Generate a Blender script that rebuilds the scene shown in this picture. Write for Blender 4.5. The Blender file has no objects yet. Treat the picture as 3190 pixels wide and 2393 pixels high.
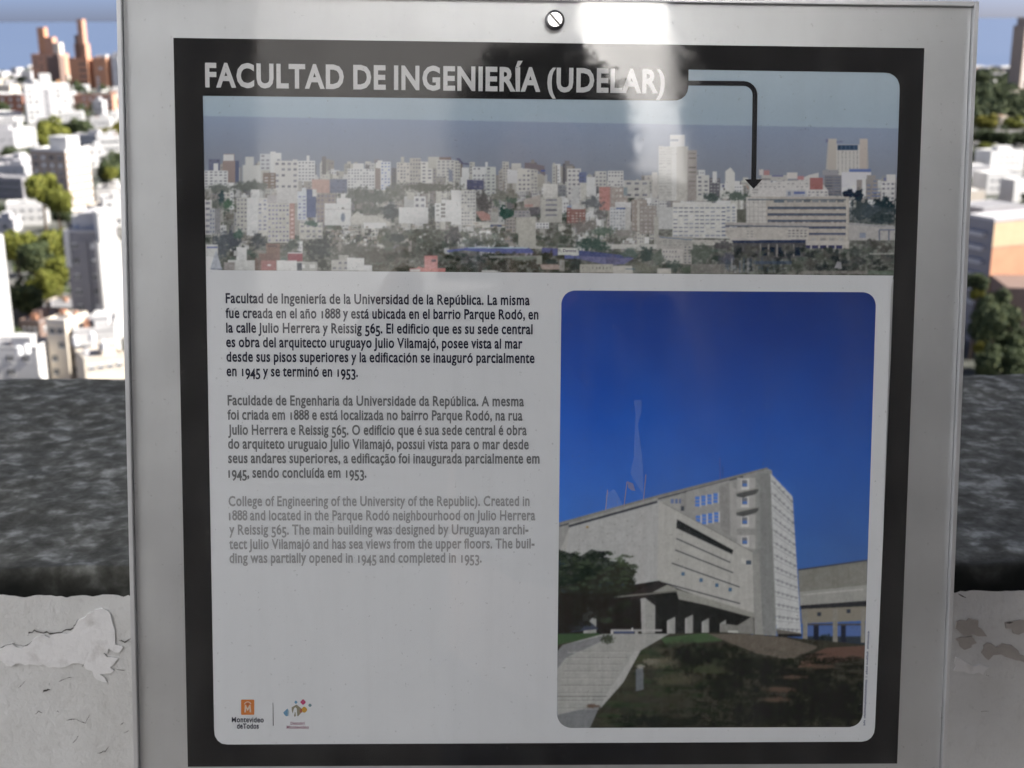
import bpy, bmesh, math, random
import numpy as np
from mathutils import Vector, Matrix, noise as mnoise
R = math.radians
rng = np.random.default_rng(11)
random.seed(5)
scene = bpy.context.scene
col = scene.collection

# ------------------------------------------------------------------ camera
F, CX, CY = 4000.0, 1595.0, 1196.5           # the photograph's focal length and centre in its own pixels
PITCH, ROLL = R(15.8744), R(-0.25)
fwd = Vector((0, math.cos(PITCH), -math.sin(PITCH)))
up0 = Vector((0, math.sin(PITCH), math.cos(PITCH)))
rt0 = Vector((1, 0, 0))
rt = rt0 * math.cos(ROLL) + up0 * math.sin(ROLL)
up = -rt0 * math.sin(ROLL) + up0 * math.cos(ROLL)
cd = bpy.data.cameras.new('camera')
cam = bpy.data.objects.new('camera', cd); col.objects.link(cam)
cam.matrix_world = Matrix(((rt.x, up.x, -fwd.x, 0), (rt.y, up.y, -fwd.y, 0), (rt.z, up.z, -fwd.z, 0), (0, 0, 0, 1)))
cd.sensor_width = 36; cd.lens = F / 3190 * 36
cd.clip_start = 0.02; cd.clip_end = 90000
cd.dof.use_dof = True; cd.dof.focus_distance = 0.915; cd.dof.aperture_fstop = 12.5
scene.camera = cam

# ------------------------------------------------------------------ sky, sun, exposure
SUN_EL, SUN_AZ = R(36), R(84)                # azimuth measured from straight behind the camera towards the right
sdir = Vector((math.sin(SUN_AZ) * math.cos(SUN_EL), -math.cos(SUN_AZ) * math.cos(SUN_EL), math.sin(SUN_EL)))
w = bpy.data.worlds.new('World'); scene.world = w; w.use_nodes = True
nt = w.node_tree
sky = nt.nodes.new('ShaderNodeTexSky'); sky.sky_type = 'NISHITA'; sky.sun_disc = False
sky.sun_elevation = SUN_EL
sky.sun_rotation = math.atan2(sdir.x, sdir.y)
sky.altitude = 80; sky.air_density = 0.18; sky.dust_density = 1.7; sky.ozone_density = 3.6
nt.links.new(sky.outputs[0], nt.nodes['Background'].inputs[0])
nt.nodes['Background'].inputs[1].default_value = 0.13
sl = bpy.data.lights.new('sun', 'SUN'); sl.energy = 5.0; sl.angle = R(0.53); sl.color = (1, 0.955, 0.89)
so = bpy.data.objects.new('sun', sl); col.objects.link(so)
so.rotation_euler = sdir.to_track_quat('Z', 'Y').to_euler(); so.location = (30, 0, 60)
vs = scene.view_settings
vs.view_transform = 'Standard'; vs.look = 'None'; vs.gamma = 1; vs.use_curve_mapping = False
vs.exposure = 1.27
scene.cycles.max_bounces = 8; scene.cycles.transparent_max_bounces = 12
scene.cycles.caustics_reflective = False; scene.cycles.caustics_refractive = False

# ------------------------------------------------------------------ helpers
def s2l(c):
    c = np.asarray(c, float) / 255.0
    return np.where(c <= 0.04045, c / 12.92, ((c + 0.055) / 1.055) ** 2.4)

def ray(px, py):
    return fwd + rt * ((px - CX) / F) - up * ((py - CY) / F)

GZ = -78.0
def gpt(px, py, z=GZ):
    d = ray(px, py); return d * (z / d.z)

def tag(o, label=None, cat=None, group=None, kind=None):
    if label: o['label'] = label
    if cat: o['category'] = cat
    if group: o['group'] = group
    if kind: o['kind'] = kind
    return o

def empty(name, loc=(0, 0, 0), rz=0):
    o = bpy.data.objects.new(name, None); col.objects.link(o)
    o.location = loc; o.rotation_euler = (0, 0, rz); o.empty_display_size = 0.2
    return o

def link(name, me, parent=None, mat=None):
    o = bpy.data.objects.new(name, me); col.objects.link(o)
    if parent: o.parent = parent
    if mat is not None and not me.materials: me.materials.append(mat)
    return o

def mesh(name, verts, faces, mat=None, smooth=False):
    me = bpy.data.meshes.new(name); me.from_pydata([tuple(v) for v in verts], [], faces); me.update()
    if mat is not None: me.materials.append(mat)
    if smooth: me.polygons.foreach_set('use_smooth', [True] * len(me.polygons))
    return me

class MB:
    def __init__(s): s.v = []; s.f = []; s.m = []
    def quad(s, a, b, c, d, mi=0):
        n = len(s.v); s.v += [a, b, c, d]; s.f.append((n, n + 1, n + 2, n + 3)); s.m.append(mi)
    def box(s, x0, x1, y0, y1, z0, z1, mi=0, top=True, bottom=True):
        n = len(s.v)
        s.v += [(x0, y0, z0), (x1, y0, z0), (x1, y1, z0), (x0, y1, z0), (x0, y0, z1), (x1, y0, z1), (x1, y1, z1), (x0, y1, z1)]
        fs = [(0, 1, 5, 4), (1, 2, 6, 5), (2, 3, 7, 6), (3, 0, 4, 7)]
        if top: fs.append((4, 5, 6, 7))
        if bottom: fs.append((3, 2, 1, 0))
        for f in fs: s.f.append(tuple(n + i for i in f)); s.m.append(mi)
    def build(s, name, mats, parent=None, smooth=False, bevel=0):
        if not isinstance(mats, (list, tuple)): mats = [mats]
        me = bpy.data.meshes.new(name); me.from_pydata([tuple(v) for v in s.v], [], s.f); me.update()
        for m in mats: me.materials.append(m)
        if any(s.m): me.polygons.foreach_set('material_index', s.m)
        if bevel:
            bm = bmesh.new(); bm.from_mesh(me)
            bmesh.ops.bevel(bm, geom=bm.edges[:], offset=bevel, segments=2, affect='EDGES'); bm.to_mesh(me); bm.free()
        if smooth: me.polygons.foreach_set('use_smooth', [True] * len(me.polygons))
        return link(name, me, parent)

class Nodes:
    def __init__(s, name):
        s.m = bpy.data.materials.new(name); s.m.use_nodes = True
        s.t = s.m.node_tree; s.b = s.t.nodes['Principled BSDF']; s.o = s.t.nodes['Material Output']
    def n(s, typ, **kw):
        nd = s.t.nodes.new(typ)
        for k, v in kw.items():
            if k.startswith('_'): setattr(nd, k[1:], v)
            else: nd.inputs[k.replace('__', ' ')].default_value = v
        return nd
    def l(s, a, b): s.t.links.new(a, b)
    def coord(s): return s.n('ShaderNodeTexCoord').outputs['Object']
    def noise(s, scale, detail=4, rough=0.55, vec=None, dist=0):
        x = s.n('ShaderNodeTexNoise'); x.inputs['Scale'].default_value = scale; x.inputs['Detail'].default_value = detail
        x.inputs['Roughness'].default_value = rough; x.inputs['Distortion'].default_value = dist
        s.l(vec if vec is not None else s.coord(), x.inputs['Vector']); return x.outputs['Fac']
    def ramp(s, fac, stops):
        r = s.n('ShaderNodeValToRGB'); e = r.color_ramp.elements
        while len(e) < len(stops): e.new(0.5)
        for el, (p, c) in zip(e, stops): el.position = p; el.color = (*c, 1) if len(c) == 3 else c
        s.l(fac, r.inputs[0]); return r.outputs[0]
    def bump(s, fac, strength, dist):
        b = s.n('ShaderNodeBump'); b.inputs['Strength'].default_value = strength; b.inputs['Distance'].default_value = dist
        s.l(fac, b.inputs['Height']); s.l(b.outputs[0], s.b.inputs['Normal'])

def plain(name, c, rough=0.8, var=0.12, scale=1.0, metal=0.0, spec=0.3):
    N = Nodes(name)
    f = N.noise(scale, 5, 0.6)
    c = np.array(c, float)
    N.l(N.ramp(f, [(0.3, tuple(c * (1 - var))), (0.7, tuple(np.minimum(c * (1 + var), 0.95)))]), N.b.inputs['Base Color'])
    N.b.inputs['Roughness'].default_value = rough; N.b.inputs['Metallic'].default_value = metal
    N.b.inputs['Specular IOR Level'].default_value = spec
    return N.m

# ------------------------------------------------------------------ large structure: water, ground, tower with its terrace
def water_mat():
    N = Nodes('water'); f = N.noise(0.004, 6)
    N.l(N.ramp(f, [(0.35, (0.115, 0.15, 0.215)), (0.65, (0.135, 0.17, 0.235))]), N.b.inputs['Base Color'])
    N.b.inputs['Roughness'].default_value = 0.3; N.b.inputs['IOR'].default_value = 1.33
    N.bump(N.noise(0.05, 5), 0.08, 1.0)
    return N.m
def ground_mat():
    N = Nodes('ground'); f = N.noise(0.02, 6)
    N.l(N.ramp(f, [(0.35, (0.05, 0.06, 0.035)), (0.5, (0.09, 0.09, 0.08)), (0.65, (0.2, 0.19, 0.17))]), N.b.inputs['Base Color'])
    N.b.inputs['Roughness'].default_value = 0.95
    return N.m
o = link('water', mesh('water', [(-70000, 1900, GZ - 2), (70000, 1900, GZ - 2), (70000, 80000, GZ - 2), (-70000, 80000, GZ - 2)], [(0, 1, 2, 3)], water_mat())); tag(o, kind='structure')
o = link('ground', mesh('ground', [(-3000, -600, GZ), (3000, -600, GZ), (3000, 1950, GZ), (900, 2100, GZ), (250, 1980, GZ), (-400, 2120, GZ), (-3000, 2080, GZ),
    ], [(0, 1, 2, 3, 4, 5, 6)], ground_mat())); tag(o, kind='structure')

def concrete(name, c, scale=6, bumpd=0.004):
    N = Nodes(name); f = N.noise(scale, 8, 0.65); c = np.array(c)
    N.l(N.ramp(f, [(0.3, tuple(c * 0.78)), (0.7, tuple(c * 1.12))]), N.b.inputs['Base Color'])
    N.b.inputs['Roughness'].default_value = 0.9
    N.bump(N.noise(scale * 6, 8, 0.7), 0.4, bumpd)
    return N.m
PZ = -0.49                                   # parapet top below the lens
PN = gpt(200, 1852, PZ).y; PF = gpt(200, 1157, PZ).y
FLZ = -1.45
M_tower = concrete('tower_concrete', (0.20, 0.18, 0.165), 1.2)
mb = MB(); mb.box(-16, 16, -16, PF - 0.08, GZ, FLZ + 0.0); o = mb.build('tower', M_tower); tag(o, kind='structure')
mb = MB(); mb.box(-15.9, 15.9, -15.9, PN - 0.004, FLZ + 0.004, FLZ + 0.02)
o = mb.build('terrace_floor', concrete('floor_tiles', (0.30, 0.28, 0.26), 5)); tag(o, kind='structure')

# ------------------------------------------------------------------ parapet wall
def fbm(nx, ny, base, octv, pers, seed):
    r = np.random.default_rng(seed); out = np.zeros((ny, nx)); a = 1.0; s = 0
    for k in range(octv):
        gx = max(2, int(base[0] * 2 ** k) + 2); gy = max(2, int(base[1] * 2 ** k) + 2)
        g = r.random((gy, gx)); X = np.linspace(0, gx - 1.001, nx); Y = np.linspace(0, gy - 1.001, ny)
        xi = X.astype(int); yi = Y.astype(int); fx = X - xi; fy = Y - yi
        fx = fx * fx * (3 - 2 * fx); fy = (fy * fy * (3 - 2 * fy))[:, None]
        v = (g[yi][:, xi] * (1 - fx) + g[yi][:, xi + 1] * fx) * (1 - fy) + (g[yi + 1][:, xi] * (1 - fx) + g[yi + 1][:, xi + 1] * fx) * fy
        out += a * v; s += a; a *= pers
    return out / s
def grid_mesh(name, X, Y, Z, mat, smooth=True):
    ny, nx = X.shape
    me = bpy.data.meshes.new(name); n = nx * ny; q = (nx - 1) * (ny - 1)
    me.vertices.add(n); me.vertices.foreach_set('co', np.stack([X, Y, Z], -1).astype(np.float32).ravel())
    i = (np.arange(ny - 1)[:, None] * nx + np.arange(nx - 1)[None]).ravel()
    idx = np.stack([i, i + 1, i + 1 + nx, i + nx], -1).astype(np.int32).ravel()
    me.loops.add(q * 4); me.polygons.add(q)
    me.loops.foreach_set('vertex_index', idx)
    me.polygons.foreach_set('loop_start', np.arange(0, q * 4, 4, dtype=np.int32))
    me.polygons.foreach_set('use_smooth', np.full(q, smooth))
    me.update(calc_edges=True)
    if mat: me.materials.append(mat)
    return me

def moss_mat():
    N = Nodes('weathered_parapet_top'); c = N.coord()
    a = N.noise(50, 2.2, 0.5, c, 0.3); b = N.noise(14, 4, 0.6, c); g = N.noise(260, 3, 0.6, c)
    mp = N.n('ShaderNodeMath', _operation='MULTIPLY'); N.l(a, mp.inputs[0]); mp.inputs[1].default_value = 0.68
    m2 = N.n('ShaderNodeMath', _operation='MULTIPLY_ADD'); N.l(b, m2.inputs[0]); m2.inputs[1].default_value = 0.32; N.l(mp.outputs[0], m2.inputs[2])
    r = N.ramp(m2.outputs[0], [(0.36, (0.075, 0.074, 0.062)), (0.47, (0.108, 0.107, 0.092)), (0.545, (0.155, 0.155, 0.136)), (0.67, (0.34, 0.345, 0.315))])
    mx = N.n('ShaderNodeMixRGB', _blend_type='MULTIPLY'); mx.inputs[0].default_value = 0.45
    N.l(r, mx.inputs[1]); N.l(N.ramp(g, [(0.3, (0.55, 0.55, 0.52)), (0.7, (1.3, 1.3, 1.3))]), mx.inputs[2])
    at = N.n('ShaderNodeAttribute'); at.attribute_name = 'grime_shade'; m3 = N.n('ShaderNodeMixRGB'); m3.inputs[2].default_value = (0.016, 0.017, 0.015, 1)
    N.l(at.outputs['Fac'], m3.inputs[0]); N.l(mx.outputs[0], m3.inputs[1]); N.l(m3.outputs[0], N.b.inputs['Base Color']); N.b.inputs['Roughness'].default_value = 0.95
    N.b.inputs['Specular IOR Level'].default_value = 0.15
    N.bump(N.noise(150, 4, 0.6, c), 0.3, 0.001)
    return N.m
M_moss = moss_mat()
def pale_mat():
    N = Nodes('flaking_masonry_paint'); c = N.coord()
    a = N.noise(7, 8, 0.62, c, 0.3); b = N.noise(90, 6, 0.7, c)
    r = N.ramp(a, [(0.30, (0.60, 0.60, 0.585)), (0.5, (0.67, 0.675, 0.665)), (0.72, (0.76, 0.77, 0.775))])
    mx = N.n('ShaderNodeMixRGB', _blend_type='MULTIPLY'); mx.inputs[0].default_value = 0.6
    N.l(r, mx.inputs[1]); N.l(N.ramp(b, [(0.25, (0.72, 0.71, 0.70)), (0.45, (1, 1, 1))]), mx.inputs[2])
    N.l(mx.outputs[0], N.b.inputs['Base Color']); N.b.inputs['Roughness'].default_value = 0.85
    h = N.n('ShaderNodeMath', _operation='ADD'); N.l(N.noise(28, 8, 0.65, c), h.inputs[0]); N.l(b, h.inputs[1])
    N.bump(h.outputs[0], 0.55, 0.003)
    return N.m
M_pale = pale_mat()
wall = empty('parapet_wall', (0, PN, FLZ))
tag(wall, 'low terrace parapet with peeling pale inner face and black mossy weathered top behind the sign', 'parapet wall')
XL, XR = -2.6, 3.4
# inner face with a chipped upper lip
nx, nz = 1300, 100
X, Zz = np.meshgrid(np.linspace(XL, XR, nx), np.linspace(FLZ, PZ, nz))
d = (fbm(nx, nz, (60, 12), 4, 0.55, 3) - 0.5) * 0.002
Zt = Zz.copy(); Zt[-1] -= fbm(nx, 1, (600, 1), 2, 0.8, 8)[0] ** 3 * 0.005
me = grid_mesh('inner_face', X, PN + d - PN, Zt - FLZ, M_pale); link('inner_face', me, wall)
mb = MB(); mb.box(XL, XR, 0.004, 0.010, 0.7, PZ - FLZ - 0.011); mb.build('lip', M_tower, wall)
# top
ny = 130; nx = 800
X, Y = np.meshgrid(np.linspace(XL, XR, nx), np.concatenate([np.linspace(0.010, 0.09, 26), np.linspace(0.095, PF - PN, ny - 26)]))
t = Y - 0.010
n1 = fbm(nx, ny, (90, 12), 4, 0.6, 21); n2 = fbm(nx, ny, (8, 2), 2, 0.5, 22)
edge = np.clip((t - 0.030 - 0.012 * (n2 - 0.5)) / 0.035, 0, 1); edge = edge * edge * (3 - 2 * edge)
Z = PZ - 0.125 + 0.117 * edge + (n1 - 0.5) * 0.007 * edge + (n2 - 0.5) * 0.008
Z -= np.clip((t - (PF - PN) + 0.03) / 0.03, 0, 1) ** 2 * 0.02
me = grid_mesh('top_surface', X, Y, Z - FLZ, M_moss)
g_ = 1 - np.clip((t - 0.055 - (fbm(nx, ny, (40, 5), 4, 0.65, 91) - .5) * 0.05) / 0.022, 0, 1)  # gutter band darkened: grime plus the groove's shade put into the colour
at_ = me.attributes.new('grime_shade', 'FLOAT', 'POINT'); at_.data.foreach_set('value', g_.astype(np.float32).ravel())
link('top_surface', me, wall)
mb = MB(); mb.box(XL, XR, 0.012, PF - PN - 0.002, 0.2, PZ - FLZ - 0.1); mb.quad((XL, PF - PN, 0.2), (XR, PF - PN, 0.2), (XR, PF - PN, PZ - FLZ - 0.03), (XL, PF - PN, PZ - FLZ - 0.03))
mb.build('core', M_tower, wall)

# paint patches and cracks on the inner face (own outlines taken from the wall; thin flakes a millimetre proud)
def wallpt(px, py):
    d = ray(px, py); p = d * (PN / d.y); return p.x, p.z - FLZ
def flake(name, pts, thick, mat, seed):
    P = [wallpt(*p) for p in pts]
    # roughen outline
    rr = random.Random(seed); out = []
    for i in range(len(P)):
        a = Vector(P[i]); b = Vector(P[(i + 1) % len(P)]); L = (b - a).length; k = max(1, int(L / 0.004))
        nrm = Vector((-(b - a).y, (b - a).x)).normalized()
        for j in range(k):
            out.append(a.lerp(b, j / k) + nrm * rr.uniform(-0.0022, 0.0022))
    n = len(out)
    cv = poly2d([[(p.x, p.y) for p in out]])
    vs_ = [(v[0], -thick - 0.0012, v[1]) for v in cv[0]]; fs = [tuple(reversed(f)) for f in cv[1]]
    nv = len(vs_)
    vs_ += [(p.x, -thick - 0.0012, p.y) for p in out] + [(p.x, 0.0, p.y) for p in out]
    for i in range(n):
        j = (i + 1) % n; fs.append((nv + i, nv + j, nv + n + j, nv + n + i))
    link(name, mesh(name, vs_, fs, mat), wall)
def poly2d(loops, res=1):
    cu = bpy.data.curves.new('tmp', 'CURVE'); cu.dimensions = '2D'; cu.fill_mode = 'BOTH'
    for lp in loops:
        sp = cu.splines.new('POLY'); sp.points.add(len(lp) - 1)
        for i, p in enumerate(lp): sp.points[i].co = (p[0], p[1], 0, 1)
        sp.use_cyclic_u = True
    ob = bpy.data.objects.new('tmp', cu); col.objects.link(ob)
    dg = bpy.context.evaluated_depsgraph_get(); me = bpy.data.meshes.new_from_object(ob.evaluated_get(dg))
    v = [(q.co.x, q.co.y) for q in me.vertices]; f = [tuple(p.vertices) for p in me.polygons]
    bpy.data.objects.remove(ob); bpy.data.curves.remove(cu); bpy.data.meshes.remove(me)
    return v, f
M_white_patch = concrete('white_undercoat', (0.84, 0.85, 0.88), 25, 0.003)
_t = M_white_patch.node_tree; _n = _t.nodes.new('ShaderNodeTexNoise'); _n.inputs['Scale'].default_value = 55; _n.inputs['Detail'].default_value = 6; _c = _t.nodes.new('ShaderNodeTexCoord'); _t.links.new(_c.outputs['Object'], _n.inputs['Vector'])
_r = _t.nodes.new('ShaderNodeValToRGB'); _r.color_ramp.elements[0].position = .30; _r.color_ramp.elements[0].color = (.62, .61, .60, 1); _r.color_ramp.elements[1].position = .46; _r.color_ramp.elements[1].color = (.80, .80, .80, 1)
_t.links.new(_n.outputs['Fac'], _r.inputs[0]); _t.links.new(_r.outputs[0], _t.nodes['Principled BSDF'].inputs['Base Color'])
M_brown_patch = concrete('bare_render', (0.44, 0.41, 0.38), 30, 0.003)
K4 = 0.3575
def c4(pts): return [(x * K4, 1800 + y * K4) for x, y in pts]
def c8(pts): return [(2600 + x * 0.3574, 1800 + y * 0.3574) for x, y in pts]
flake('paint_patch', c4([(-160, 640), (0, 610), (110, 580), (240, 600), (300, 540), (310, 500), (430, 505), (540, 490), (660, 430), (710, 350), (830, 260), (900, 258), (975, 300),
    (1000, 400), (1015, 500), (1020, 560), (1062, 590), (1050, 640), (1010, 640), (960, 620), (900, 660), (1025, 690), (990, 740), (960, 790), (1000, 805), (880, 830), (940, 890), (850, 880), (800, 820), (740, 790), (725, 735), (560, 765), (430, 778), (380, 745), (110, 760), (20, 715), (-160, 730)]), 0.0005, M_white_patch, 1)
flake('paint_patch', c8([(1068, 395), (1100, 380), (1175, 335), (1235, 370), (1240, 430), (1310, 470), (1325, 500), (1200, 500), (1120, 500), (1070, 430)]), 0.0003, M_brown_patch, 2)
flake('paint_patch', c8([(1050, 520), (1190, 505), (1230, 560), (1180, 620), (1080, 600)]), 0.0003, M_brown_patch, 3)
flake('paint_patch', c8([(1290, 580), (1340, 550), (1400, 590), (1470, 555), (1560, 620), (1650, 680), (1800, 700), (1800, 790), (1640, 740), (1540, 690), (1440, 650), (1340, 710), (1275, 650)]), 0.0003, M_brown_patch, 4)
flake('paint_patch', c8([(1480, 390), (1650, 380), (1850, 360), (1850, 520), (1640, 480), (1560, 470), (1500, 430)]), 0.0003, M_brown_patch, 5)
flake('paint_patch', c8([(1045, 700), (1180, 740), (1340, 770), (1290, 830), (1040, 805)]), 0.0003, M_white_patch, 6)
M_crack = plain('crack_shadow_dirt', (0.06, 0.055, 0.05), 0.95)
def cracks(lines, name='crack'):
    for ln, wd in lines:
        P = [wallpt(*p) for p in ln]; rr = random.Random(len(ln) * 7 + int(ln[0][0])); Q = []
        for i in range(len(P) - 1):
            a = Vector(P[i]); b = Vector(P[i + 1]); k = max(2, int((b - a).length / 0.003))
            for j in range(k): Q.append(a.lerp(b, j / k) + Vector((rr.uniform(-1, 1), rr.uniform(-1, 1))) * 0.0008)
        Q.append(Vector(P[-1])); V = []; Fc = []
        for i, q in enumerate(Q):
            h = wd * (0.3 + rr.random()) * (0.25 if i in (0, len(Q) - 1) else 1)
            V += [(q.x, -0.0017, q.y - h / 2), (q.x, -0.0017, q.y + h / 2)]
            if i: Fc.append((2 * i - 2, 2 * i, 2 * i + 1, 2 * i - 1))
        link(name, mesh(name, V, Fc, M_crack), wall)
cracks([(c4([(0, 612), (60, 585), (120, 572), (210, 586), (290, 545)]), 0.0010), (c4([(250, 500), (262, 475), (300, 455), (350, 470), (420, 465), (440, 480), (540, 475), (590, 450), (640, 432), (655, 400), (690, 350)]), 0.0014),
    (c4([(1040, 540), (1085, 552), (1150, 520)]), 0.0012), (c4([(370, 992), (405, 975), (445, 965)]), 0.0016), (c4([(433, 905), (438, 935)]), 0.0018), (c4([(160, 950), (200, 925), (230, 885)]), 0.0007),
    (c4([(640, 1440), (670, 1400), (690, 1370)]), 0.0008), (c4([(850, 1525), (930, 1500), (955, 1460)]), 0.0010), (c4([(590, 1235), (660, 1225), (700, 1250), (750, 1255), (790, 1180)]), 0.0008),
    (c4([(310, 1185), (345, 1160), (375, 1170)]), 0.0010), (c4([(1020, 790), (1100, 798)]), 0.0009), (c4([(720, 765), (738, 738)]), 0.0012), (c4([(500, 1155), (520, 1165)]), 0.0012), (c4([(1050, 1275), (1085, 1250)]), 0.0012),
    (c4([(1085, 1345), (1130, 1325)]), 0.0009), (c4([(515, 905), (550, 875), (640, 860)]), 0.0005), (c8([(1075, 140), (1140, 168)]), 0.0022), (c8([(1480, 385), (1550, 382)]), 0.0018), (c8([(1310, 820), (1345, 850)]), 0.0010), (c8([(1280, 1160), (1340, 1155)]), 0.0012)])

# ------------------------------------------------------------------ mirrored and added blocks behind the camera, for reflections, shade and bounce light
M_shade_block = concrete('pale_render', (0.55, 0.52, 0.48), 1.5)
M_dark = concrete('dark_facade', (0.10, 0.09, 0.08), 1.0)
def block(name, label, cat, box, mat, rz=0, loc=(0, 0, 0)):
    e = empty(name, loc, rz); tag(e, label, cat); mb = MB(); mb.box(*box); mb.build('wall', mat, e); return e
e = block('shade_block', 'added unseen block right of the sign that shades sign and parapet', 'shade block', (2.6, 8, -1.6, 2.5, FLZ, 4.2), M_shade_block)  # unseen block added to keep the sun off sign and parapet
mb = MB(); mb.box(2.45, 8.15, -1.75, 2.65, 4.2, 4.4); mb.build('roof', M_dark, e)  # top slab of the added shade block
e = block('service_tower', 'dark service tower mirrored at the right of the cover glass', 'tower', (2.5, 11, -11.2, -10.4, FLZ, 12), M_dark)
e = block('lift_house', 'dark lift house mirrored at the left of the cover glass', 'lift house', (-15, -1.8, -11, -9, FLZ, 10), M_dark)
e = block('bounce_wall', 'added unseen white wall at left, bouncing sunlight onto the sign', 'building', (-8, -3.2, -5.6, 1.6, FLZ, 5.0), concrete('bounce_white_render', (0.76, 0.78, 0.80), 1.5))  # unseen wall added to bounce sunlight onto the sign
e = block('added_rear_wall', 'added dark wall behind the photographer, keeping the lower mirror image dark', 'parapet wall', (-9, 12, -3.3, -3.0, FLZ, 0.22), M_dark)  # wall added so that the lower reflections stay dark
wt = empty('rear_reflector', (-2.6, -11.4, FLZ), math.atan2(-0.6, 0.8)); tag(wt, 'added white tower turned to the sun to lighten the top of the cover glass', 'tower')  # white face added and angled to the sun to brighten the reflection
mb = MB(); mb.box(0, 6.1, -3, 0, 0, 13); mb.build('wall', concrete('rear_reflector_render', (0.74, 0.73, 0.71), 0.6), wt)
alu2 = plain('reflector_metal', (0.52, 0.52, 0.52), 0.42, 0.2, 1.2, 1.0)
pc = empty('glare_reflector', (1.7, -8.9, FLZ), math.atan2(0.77, 0.64) - math.pi / 2)
tag(pc, 'added tilted metal panel mirrored as a bright streak in the cover glass', 'reflector')  # reflector added to throw the glare streak onto the cover
mb = MB(); mb.box(-0.54, 0.67, -0.3, 0, 0, 4.8); o = mb.build('reflector_panel', alu2, pc, bevel=0.02); o.location = (0, 0, 3.72); o.rotation_euler = (R(6), 0, 0)
mb = MB(); mb.box(-0.5, 0.63, -0.9, -0.05, 0, 3.69); mb.build('base', M_dark, pc)

# ------------------------------------------------------------------ the city below
def wallm(name, c, var=0.08, rough=0.85, scale=0.25): return plain(name, c, rough, var, scale)
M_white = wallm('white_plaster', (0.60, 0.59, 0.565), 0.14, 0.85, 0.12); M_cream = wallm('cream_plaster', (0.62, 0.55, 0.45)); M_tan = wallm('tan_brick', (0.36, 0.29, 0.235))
M_brick = wallm('red_brick', (0.34, 0.16, 0.105)); M_orange = wallm('orange_brick', (0.52, 0.27, 0.16)); M_salmon = wallm('salmon_brick', (0.50, 0.28, 0.19))
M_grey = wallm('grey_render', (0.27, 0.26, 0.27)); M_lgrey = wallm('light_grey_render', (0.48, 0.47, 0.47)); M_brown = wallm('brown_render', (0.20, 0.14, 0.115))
M_roofw = wallm('pale_roof', (0.42, 0.41, 0.40), 0.15, 0.9, 0.5); M_roofg = wallm('grey_roof', (0.26, 0.255, 0.26), 0.2, 0.9, 0.5); M_roofr = wallm('clay_roof', (0.42, 0.22, 0.14))
M_win = plain('window_glass_dark', (0.03, 0.035, 0.045), 0.25, 0.2, 0.4, 0, 0.5)
M_blind = plain('white_roller_blind', (0.7, 0.69, 0.67), 0.6, 0.05, 1)
M_orangep = wallm('ochre_parapet', (0.55, 0.30, 0.15))
M_teal = wallm('blue_green_sheet', (0.10, 0.22, 0.26))
winmesh = {}
def window(parent, p, axis, wx, wz, blind=0.0, mats=(None, None)):
    key = (round(wx, 2), round(wz, 2), blind)
    if key not in winmesh:
        mb = MB()
        mb.box(-wx / 2, wx / 2, -0.07, 0.0, -wz / 2, wz / 2, 0)
        if blind > 0: mb.box(-wx / 2 + 0.06, wx / 2 - 0.06, -0.11, -0.075, wz / 2 - wz * blind, wz / 2 - 0.05, 1)
        mb.box(-wx / 2 - 0.12, wx / 2 + 0.12, -0.18, 0.0, -wz / 2 - 0.14, -wz / 2 - 0.002, 1)
        mb.box(-0.04, 0.04, -0.12, -0.072, -wz / 2, wz / 2 - wz * blind, 1)
        me = bpy.data.meshes.new('window'); me.from_pydata(mb.v, [], mb.f); me.materials.append(M_win); me.materials.append(M_blind)
        me.polygons.foreach_set('material_index', mb.m); winmesh[key] = me
    o = bpy.data.objects.new('window', winmesh[key]); col.objects.link(o); o.parent = parent
    o.location = p; o.rotation_euler = (0, 0, axis)
    return o
def solve_t(C, u, px):
    k = (px - CX) / F
    return (k * C.dot(fwd) - C.dot(rt)) / (u.dot(rt) - k * u.dot(fwd))
footprints = []
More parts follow.
